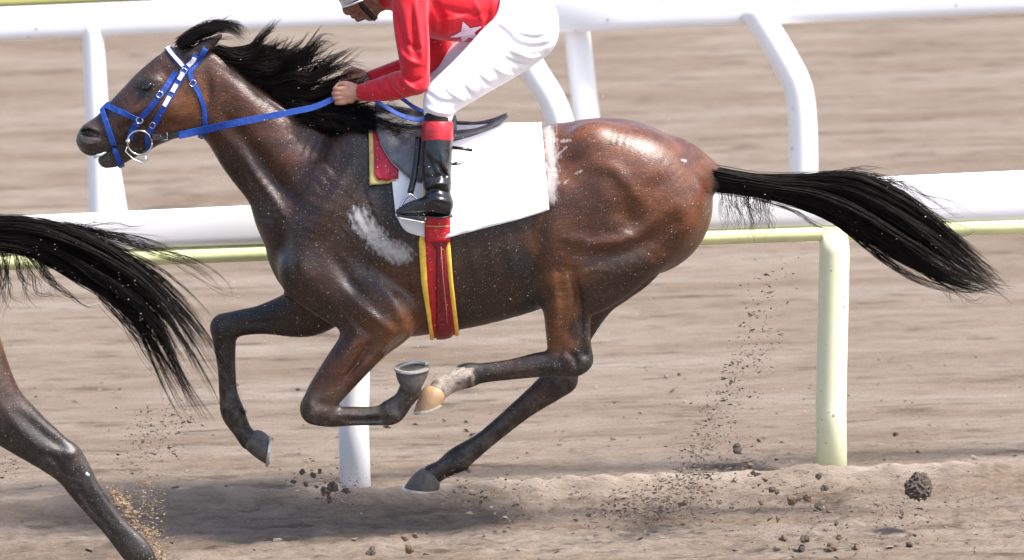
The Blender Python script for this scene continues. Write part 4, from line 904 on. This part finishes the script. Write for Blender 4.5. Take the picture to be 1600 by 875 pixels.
hd = ((px_ < 612) & (py_ < 60))[:, None]; arr_obj('body', pos, Q, mat('jockey_skin', attr=True, rough=.45, var=.15, scale=40, bump=.12, bscale=120, speck=.40, sparse=0.06), jk, col=np.where(hd, (.20, .085, .05), (.50, .25, .17)))
# shirt
S_ = jfield(.0052)
S_.chain([q for q in JT if q[0] < 790], .03)
for c in (ARM, FARM): p, r = w3(c); S_.chain3(p, r, .035)
for c in (FORE, FFORE): p, r = w3(c); S_.chain3(p, r, .02)
S_.chain([(612, -30, 30, 0, .085), (602, -8, 23, 0, .066)], .03)
# cut the sleeve and collar openings square
S_.chain3([jp(558, 146, -.108), jp(545, 147, -.09)], [.034, .04], .004, cut=True); S_.chain3([P(566, 126, .09), P(550, 128, .07)], [.034, .04], .004, cut=True)
nr = (-.46, -.10)
for pts, w, a in ([[(618, 5), (628, 45), (634, 85)], 5, -.010], [[(650, 0), (656, 45), (662, 95)], 5, .010], [[(642, 5), (646, 50), (650, 90)], 4, -.008], [[(664, 20), (668, 60), (668, 110)], 3.5, .008], [[(630, 112), (645, 122), (660, 118)], 4, -.010], [[(628, 118), (640, 130), (655, 138)], 3.5, .008],
                   [[(605, 122), (612, 138), (625, 150)], 4, -.009], [[(618, 118), (622, 135), (636, 148)], 3.5, .008], [[(590, 130), (594, 142), (600, 152)], 3.5, -.006], [[(575, 133), (578, 145), (580, 155)], 3, .004], [[(632, 60), (645, 70), (660, 72)], 4, -.006], [[(626, 78), (640, 90), (660, 96)], 3.5, .006]):
    S_.stroke(pts, w, a*1.7, nr, Y=-.25)
for pts, w, a in ([[(690, 10), (725, 20), (762, 22)], 5, -.008], [[(680, 32), (710, 30), (740, 18)], 4, .007], [[(700, 58), (730, 50), (765, 35)], 5, -.007], [[(676, 0), (690, 25), (690, 55)], 6, -.010], [[(740, 0), (752, 25), (755, 50)], 4, .006], [[(765, 5), (762, 30), (758, 50)], 4, -.006]):
    S_.stroke(pts, w, a*1.5, (-.46, -.02), Y=-.15)
pos, Q = S_.mesh(2); arr_obj('shirt', pos, Q, M['red'], jk)
# white star on the shirt, laid on its surface
c0 = np.array([729.0, 51.0]); ang = [-97, -25, 47, 119, 191]; sp = []
tip = [(723, 33), (756, 39), (750, 61), (722, 67), (703, 57)]
for i in range(5):
    a_, b_ = np.array(tip[i], float), np.array(tip[(i+1) % 5], float); sp.append(a_); sp.append(c0+((a_+b_)/2-c0)*.52)
sv = [c0]; rings_ = 5; sf = []
for k in range(1, rings_+1):
    for i in range(10):
        for t in (0, .5): sv.append(c0+(sp[i]*(1-t)+sp[(i+1) % 10]*t-c0)*k/rings_)
n20 = 20; sf += [(0, 1+i, 1+(i+1) % n20) for i in range(n20)]
for k in range(rings_-1):
    for i in range(n20): j = (i+1) % n20; sf.append((1+k*n20+i, 1+(k+1)*n20+i, 1+(k+1)*n20+j, 1+k*n20+j))
def on_field(fld, pts, off, y0=-.16):
    out = []
    for a, b in pts:
        y = y0
        for _ in range(3):
            w = P(a, b, y); yy = fld.side_y(w[0], w[2], 0, -1)
            if yy is None: break
            y = yy
        w = P(a, b, y); out.append(w)
    return snap(np.array(out), off, 3, fld)
arr_obj('star_emblem', on_field(S_, sv, .003), sf, mat('white_print', (.74, .70, .80), rough=.5, var=.05), jk)
# breeches
E = jfield(.0056)
E.chain([(826, 32, 44, 0, .17), (800, 24, 54, 0, .168), (778, 18, 55, 0, .160)], .03)
E.chain([(655, -22, 126, 0, 2.0), (640, -30, 126, 0, 2.0)], .006, cut=True)
p, r = w3(THIGH); E.chain3(p, r, .03); E.chain3(mir(p), r, .04)
for pts, w, a in ([[(795, 60), (830, 72), (858, 70)], 3, -.007], [[(790, 72), (825, 88), (845, 90)], 3, .006], [[(775, 80), (810, 98), (830, 100)], 3, -.006], [[(755, 88), (790, 112), (805, 118)], 2.5, .005], [[(800, 45), (835, 52), (862, 48)], 3, .006], [[(735, 100), (760, 125), (775, 132)], 2.5, -.005],
                   [[(772, 40), (790, 50), (810, 70)], 4, -.009], [[(765, 55), (740, 75), (710, 98)], 4, .006], [[(715, 115), (735, 140), (745, 150)], 3, -.005], [[(670, 140), (690, 150), (715, 152)], 3, -.007], [[(662, 158), (685, 166), (712, 168)], 3, .006], [[(664, 168), (684, 175), (706, 176)], 2.5, -.006], [[(690, 120), (705, 135), (725, 150)], 3, .005],
                   [[(800, 30), (835, 35), (864, 28)], 3, -.005], [[(780, 60), (812, 80), (838, 80)], 2.5, .004]):
    E.stroke(pts, w, a*1.4, (-.46, 0), Y=-.2)
pos, Q = E.mesh(2); arr_obj('breeches', pos, Q, M['breeches'], jk)
# boots
for s in (-1, 1):
    mm = (lambda l: l) if s < 0 else mir
    lo_, hi_ = P(605, 350, -.4), P(722, 160, -.4)
    bt = Field((lo_[0], -.46 if s < 0 else .22, lo_[2]-.02), (hi_[0], -.22 if s < 0 else .46, hi_[2]), .0042)
    bt.chain3(mm([jp(684, 219, -.300), jp(683, 250, -.318), jp(683, 282, -.335), jp(685, 308, -.346), jp(688, 318, -.35)]), [.0605, .0595, .056, .052, .046], .02)
    bt.chain3(mm([jp(693, 320, -.352), jp(668, 321, -.354), jp(642, 326, -.356), jp(624, 331, -.356)]), [.036, .036, .028, .014], .02)
    bt.chain3(mm([jp(697, 331, -.352), jp(686, 332, -.352)]), [.022, .022], .010)
    bt.chain3(mm([jp(684, 222, -.295), jp(684, 200, -.285)]), [.064, .07], .004, cut=True) if False else None
    yr = (-.46, -.2) if s < 0 else (.2, .46)
    for pts, w, a in ([[(662, 300), (682, 292), (705, 300)], 3.5, -.007], [[(662, 290), (680, 282), (706, 284)], 3.5, .007], [[(664, 276), (686, 272), (706, 270)], 3.5, -.006], [[(690, 235), (694, 255), (702, 268)], 4, .006], [[(668, 240), (676, 260), (680, 275)], 5, -.006], [[(664, 310), (684, 306), (704, 312)], 3, .006], [[(680, 250), (690, 262), (700, 280)], 3, -.006], [[(640, 318), (665, 312), (690, 316)], 3, .003]):
        bt.stroke(pts, w, a*1.6, yr, Y=-.33)
    bt.stroke([(618, 337), (660, 335), (706, 336)], 3, -.010, yr, Y=-.35)
    pos, Q = bt.mesh(2); bo = arr_obj('boot', pos, Q, M['leather'], jk)
    v, f = tube(np.array(mm([jp(684, 222, -.298), jp(684, 218, -.297), jp(684, 204, -.291), jp(684, 192, -.285), jp(684, 189, -.284)])), [.060, .0632, .0625, .0615, .058], 32); arr_obj('boot_cuff', v, f, M['boot_red'], bo)
    v, f = tube(np.array(mm([jp(684, 195, -.287), jp(684, 187, -.284), jp(683, 177, -.280), jp(683, 171, -.277), jp(683, 168, -.275)])), [.055, .055, .052, .043, .02], 28); arr_obj('sock', v, f, M['sock'], bo)
    v, f = ribbon(np.array(mm([jp(707, 337, -.352), jp(690, 338, -.354), jp(660, 337, -.356), jp(636, 337, -.356), jp(621, 334, -.356)])), np.tile(EZ, (5, 1)), [.05, .062, .066, .058, .02], .006); arr_obj('sole', v, f, M['black'], bo)
# helmet, goggles, chin strap
hc = P(551, -34, 0); th = np.linspace(0, math.pi*.56, 12); ph = np.linspace(0, 2*math.pi, 28, endpoint=False)
axu = np.array([-.40, 0, .917]); axf = np.array([-.917, 0, -.40])
v, f = loft([np.array([hc+.125*math.cos(t)*axu*1.0+.125*math.sin(t)*(math.cos(u)*axf*1.08+math.sin(u)*np.array([0, .88, 0])) for u in ph]) for t in th]); arr_obj('helmet', v, f, M['helmet'], jk)
a = np.linspace(-1.35, 1.35, 19); gl = np.array([hc-axu*.03+axf*.118*math.cos(t)+np.array([0, .088*math.sin(t), 0]) for t in a])
gcen = P(533, 0, 0); gl = gl-gl[9]+gcen+np.array([-.004, 0, 0]); nn = np.array([axf*math.cos(t)+np.array([0, math.sin(t), 0]) for t in a])
v, f = ribbon(gl, nn, np.concatenate([np.linspace(.03, .055, 8), [.052, .048, .052], np.linspace(.055, .03, 8)]), .010); go = arr_obj('goggles', v, f, M['lens'], jk)
fr = np.array([np.cross(nn[i], np.gradient(gl, axis=0)[i]) for i in range(19)]); fr /= np.linalg.norm(fr, axis=1, keepdims=True)
v, f = tube(gl+fr*.027+nn*.004, .004, 6); arr_obj('goggle_rim', v, f, M['white_web'], go)
cs = [snap(np.array([[P(a_, b_, 0)[0], s_*y_, P(a_, b_, 0)[2]]]), .003, 5, B)[0] for s_, seq in ((-1, [(562, -6, .07), (566, 6, .06), (573, 15, .05), (582, 24, .04), (588, 30, .02)]), (1, [(588, 30, .02), (582, 24, .04), (573, 15, .05), (566, 6, .06), (562, -6, .07)])) for a_, b_, y_ in seq]
cs = np.array(cs); v, f = ribbon(cs, B.grad(cs), .020, .006); arr_obj('chin_strap', v, f, M['black'], jk)

# ------------------------------------------------------------------ the horse just ahead
Y2 = -.66
T2 = P(-62, 352, Y2)-P(1112, 278, 0)
alt = [[(985-1174, 372, 100, -.10, .15), (-130, 450, 105, -.12, .145), (-80, 545, 80, -.14, .115), (-18, 626, 50, -.15, .085), (32, 670, 39, -.155, .062), (72, 700, 33, -.155, .050), (100, 722, 29, -.155, .044)],
       [(103, 712, 22, -.155, .040), (112, 732, 27, -.155, .038), (140, 776, 22, -.155, .030), (176, 820, 19, -.155, .028), (212, 860, 23, -.155, .035), (232, 886, 17, -.155, .028), (244, 902, 17, -.155, .032)]]
H2 = horse_field(.0095, alt, None, shift=T2, muscles=False, xr=1450)
for pts, w, a in ([[(110, 735), (140, 785), (185, 840)], 4, -.010], [[(128, 728), (160, 775), (200, 828)], 5, .006], [[(30, 640), (75, 680), (105, 700)], 6, -.012], [[(60, 700), (88, 715), (104, 742)], 5, -.009], [[(95, 700), (112, 706), (122, 700)], 6, .010], [[(0, 620), (40, 672), (80, 708)], 8, .010], [[(112, 742), (122, 752), (118, 768)], 6, .008]):
    H2.stroke(pts, w, a, (-.36, -.02), Y=-.155, shift=T2)
pos, Q = H2.mesh(2)
lead = empty('leading_racehorse', (P(0, 880, Y2)[0]-1.2, Y2, 0), 'dark racehorse ahead, only its streaming black tail and hind leg in view', 'horse')
px_, py_ = to_px(pos[:, 0], pos[:, 2]); c = paint(pos, False)
q = pos+T2; loc = (q-CAM) @ RMn
sx = W0/2-F*loc[:, 0]/loc[:, 2]; sy = H0/2+F*loc[:, 1]/loc[:, 2]
leg = (sx > -120) & (sy > 480); k = np.clip((sy-540)/130, 0, 1)[:, None]
c = np.c_[np.where(leg[:, None], np.array((.062, .025, .014))*(1-k)+np.array((.013, .010, .009))*k, c[:, :3]), np.zeros(len(c))]
du = (leg*np.clip(.2+.6*vnoise(sx*.06, sy*.05, 63)+.5*vnoise(sx*.2, sy*.17, 64), 0, 1)*.5)[:, None]; c[:, :3] = c[:, :3]*(1-du)+np.array((.055, .042, .034))*du
arr_obj('body', q, Q, M['coat'], lead, col=c)
hoof(lead, (244, 922), (285, 926), (228, 894), (254, 896), Y2-.155, .062, M['hoof_dark'])
v, f = tube(np.array([P(134, 739, Y2-.205), P(139, 743, Y2-.205)]), [.006, .005], 8); arr_obj('chestnut_mark', v, f, M['foam'], lead)
tl = []
top = np.array([(-62, 350), (0, 342), (75, 345), (130, 365), (190, 395), (250, 435), (300, 490), (335, 545), (352, 590)], float)
bot = np.array([(-62, 382), (0, 385), (50, 395), (100, 425), (150, 455), (195, 490), (230, 540), (255, 590), (285, 635)], float)
tl += locks(top, bot, 46, 80, Y2, 5, 72, .66, 1.14, 9)
tl += [([(100, 352, Y2), (170, 368, Y2), (240, 390, Y2), (300, 408, Y2), (345, 440, Y2), (352, 465, Y2)], 46, 4, 8, T_*.85, 5), ([(90, 350, Y2), (160, 362, Y2), (220, 372, Y2), (280, 395, Y2), (330, 430, Y2), (348, 452, Y2)], 30, 3, 5, T_*.8, 4),
       ([(250, 395, Y2), (310, 432, Y2), (350, 452, Y2), (408, 461, Y2)], 5, 2, 4, T_*.7, 2), ([(230, 480, Y2), (262, 545, Y2), (280, 600, Y2), (300, 625, Y2), (335, 628, Y2)], 24, 6, 8, T_*.8, 5),
       ([(110, 355, Y2), (160, 352, Y2), (200, 355, Y2), (250, 352, Y2)], 10, 2, 7, T_*.7, 4), ([(160, 460, Y2), (215, 530, Y2), (245, 590, Y2), (265, 640, Y2)], 50, 8, 8, T_*.8, 6)]
for i, (a, b, c_, d) in enumerate(((-10, 380, 10, 470), (2, 385, 30, 480), (12, 390, 8, 520), (24, 392, 60, 478), (35, 395, 95, 470), (45, 398, 170, 488), (-4, 384, 4, 455), (60, 402, 120, 462))):
    tl.append(([(a, b, Y2-.02), (a+(c_-a)*.25, b+(d-b)*.45, Y2-.03), (a+(c_-a)*.55, b+(d-b)*.8, Y2-.03), (c_, d, Y2-.03)], 22, 4, 5, T_*.8, 6))
hair('tail', tl, 13, lead)

# ------------------------------------------------------------------ thrown-up dirt
def clod_mesh(r, seed, rough=.55, sub=3):
    import bmesh
    bm = bmesh.new(); bmesh.ops.create_icosphere(bm, subdivisions=sub, radius=1.0); rr = np.random.default_rng(seed); d = rr.normal(size=(14, 3)); d /= np.linalg.norm(d, axis=1)[:, None]; am = rr.uniform(-1, 1, 14)
    for v in bm.verts:
        p = np.array(v.co); w = 1+rough*sum(am[i]*max(p@d[i]-.55, 0)*2 for i in range(14))+rr.normal()*.10
        v.co = Vector(p*w*r)
    me = bpy.data.meshes.new('dirt_clod'); bm.to_mesh(me); bm.free(); return me
CL = [clod_mesh(1.0, 40+i) for i in range(6)]
for m_ in CL: m_.materials.append(M['clod'])
CT = [m_.copy() for m_ in CL[:3]]
for m_ in CT: m_.materials.clear(); m_.materials.append(M['clod_tan'])
def clod(px, py, rpx, y, tan=False, label=None, group='clods flying behind the bay horse'):
    me = random.choice(CT if tan else CL); o = bpy.data.objects.new('dirt_clod', me); COL.objects.link(o)
    p = P(px, py, y); p[2] = max(p[2], .01); o.location = Vector(p); r = rpx/SC; o.scale = (r*random.uniform(.9, 1.3), r, r*random.uniform(.8, 1.1)); o.rotation_euler = [random.uniform(0, 6) for _ in range(3)]
    for pl in me.polygons: pl.use_smooth = False
    
    if rpx > 15: o.data = big; o.scale = (r, r, r*1.05)
    tag(o, label or ('small crumbly brown clod of dirt flying below the tail of the bay horse'), 'dirt clod', group if label is None or group else None); return o
big = clod_mesh(1.0, 99, .25, 4); big.materials.append(M['clod'])
clod(1437, 760, 19, -.25, label='largest dark round clod of dirt hanging in the air below the tail tip', group=None)
for x, y, r in ((1152, 700, 8), (1186, 688, 5), (1172, 728, 6), (1176, 738, 5), (1195, 750, 6), (1207, 764, 7), (1215, 770, 5), (1238, 782, 10), (1262, 778, 8), (1280, 790, 8), (1248, 778, 6), (1278, 745, 7), (1288, 762, 7), (1216, 812, 6), (1224, 840, 7), (1258, 842, 8), (1306, 818, 6), (1312, 838, 7), (1252, 866, 7), (1300, 870, 9), (1338, 870, 8), (1190, 784, 6), (1410, 802, 5), (1420, 850, 6), (1434, 705, 4), (1400, 678, 5)):
    tn = random.random() < .45
    where = 'beneath the lime green post' if x > 1225 and y > 770 else ('in the trail rising below the raised rump' if y < 760 else 'in the trail left of the lime green post')
    if x > 1390: where = 'beside the largest clod under the tail tip'
    clod(x, y, r*.72, -.45 if y > 770 else -.3, tan=tn, label=('pale tan' if tn else 'dark brown')+' crumb of dirt flying '+where.replace('left of', 'next to'))
for x, y, r in ((520, 762, 9), (508, 768, 8), (540, 766, 6), (490, 742, 5), (472, 738, 5), (478, 756, 5), (458, 752, 4), (500, 735, 4), (515, 780, 6)):
    clod(x, y, r*.75, -.05, label='small dark clod of dirt kicked up between the forelegs beside the white post', group='clods under the forelegs')
for x, y, r in ((632, 840, 6), (640, 858, 7), (580, 862, 7), (648, 836, 5)):
    clod(x, y, r*.8, -.6, tan=x != 580, label='small crumb of dirt in the air low in front of the landing hind hoof', group='crumbs before the hind hoof')
# fine spray: nobody could count it
def spray(name, groups, seed, m, label):
    r = np.random.default_rng(seed); V = []; Fc = []
    for (x0, y0), (x1, y1), w, n, (s0, s1), yy in groups:
        for _ in range(n):
            t = r.random(); px = x0+(x1-x0)*t+r.normal()*w; py = y0+(y1-y0)*t+r.normal()*w*.8
            p = P(px, py, yy+r.normal()*.10)
            if p[2] < .015: continue
            s = r.uniform(s0, s1)/SC*(1 if r.random() < .9 else 1.7); q = r.normal(size=(4, 3)); q = q/np.linalg.norm(q, axis=1)[:, None]*s*np.array([1.5, 1, .8]); b = len(V)
            V += list(p+q); Fc += [(b, b+1, b+2), (b, b+2, b+3), (b, b+3, b+1), (b+1, b+3, b+2)]
    o = arr_obj(name, np.array(V), Fc, m, None, smooth=False); return tag(o, label, 'dirt spray', kind='stuff')
spray('dirt_spray', [((1060, 780), (1200, 520), 20, 420, (1.0, 3.0), -.1), ((985, 805), (1120, 735), 26, 520, (1.2, 4.2), -.1), ((1437, 762), (1438, 758), 18, 70, (1, 3), -.25), ((1150, 700), (1300, 800), 26, 120, (1.5, 4), -.4), ((700, 770), (830, 800), 22, 150, (1.2, 3.6), 0), ((1330, 770), (1420, 830), 30, 110, (1.4, 4), -.3), ((1180, 560), (1210, 400), 18, 60, (.8, 1.8), 0), ((760, 770), (900, 770), 20, 90, (1, 2.4), 0), ((1200, 760), (1320, 860), 30, 160, (1, 2.6), -.4), ((1330, 780), (1560, 800), 26, 130, (1, 2.6), -.2), ((470, 740), (560, 785), 20, 130, (1, 3), -.05), ((205, 730), (270, 650), 24, 330, (1.0, 3.2), -.3), ((1060, 770), (1210, 430), 14, 260, (1.6, 3.6), -.05), ((900, 790), (1130, 800), 26, 260, (1.4, 4.2), -.15), ((1100, 830), (1560, 850), 34, 200, (1.4, 4.0), -.5), ((1000, 690), (1560, 640), 60, 120, (.8, 1.8), 0)], 21, M['clod'], 'fine dark dirt thrown up by the hooves over the track')
spray('sand_spray', [((176, 765), (258, 880), 7, 700, (.9, 2.8), Y2), ((225, 740), (250, 875), 11, 620, (.7, 2.0), Y2), ((180, 770), (205, 800), 5, 60, (2.5, 5), Y2), ((0, 760), (25, 710), 8, 50, (1, 3), Y2)], 22, M['clod_tan'], 'tan sand flung off the hind hoof of the leading horse')
spray('dust_spray', [((1050, 790), (1190, 560), 22, 1500, (.4, 1.0), -.1), ((960, 800), (1130, 770), 30, 1500, (.4, 1.1), -.1), ((1437, 762), (1438, 758), 17, 260, (.4, 1.2), -.25), ((1180, 740), (1300, 830), 34, 900, (.4, 1.1), -.4), ((460, 745), (560, 785), 24, 700, (.4, 1.1), -.05), ((205, 735), (265, 650), 22, 700, (.4, 1.0), -.3), ((1330, 790), (1560, 800), 26, 700, (.4, 1.0), -.2), ((180, 765), (255, 878), 14, 1200, (.4, .9), Y2)], 24, mat('dust', (.17, .135, .11), rough=.95), 'fine brown dust drifting round the flying clods')
spray('sand_grains', [((300, 330), (1000, 330), 150, 900, (.35, .75), -.5), ((1000, 330), (1500, 330), 90, 160, (.35, .7), -.4), ((380, 520), (900, 560), 90, 300, (.35, .75), -.45), ((0, 400), (300, 500), 60, 160, (.4, .8), -.95)], 23, M['sand_grain'], 'pale sand grains hanging in the air around the horse')
# crumbs lying on the track
r = np.random.default_rng(31); V = []; Fc = []
for _ in range(1500):
    x = r.uniform(-3, 3); y = -1.2+4.2*r.random()**1.3; s = .004+.012*r.random()**3; p = np.array([x, y, float(ground_h(np.array([x]), np.array([y]))[0])+s*.3])
    q = r.normal(size=(4, 3)); q = q/np.linalg.norm(q, axis=1)[:, None]*s*np.array([1.5, 1.2, .8]); b = len(V); V += list(p+q); Fc += [(b, b+1, b+2), (b, b+2, b+3), (b, b+3, b+1), (b+1, b+3, b+2)]
tag(arr_obj('dirt_crumbs', np.array(V), Fc, mat('crumb', (.17, .135, .11), rough=.95, var=.4), None, smooth=False), 'small crumbs of dirt lying on the harrowed track', 'dirt crumbs', kind='stuff')
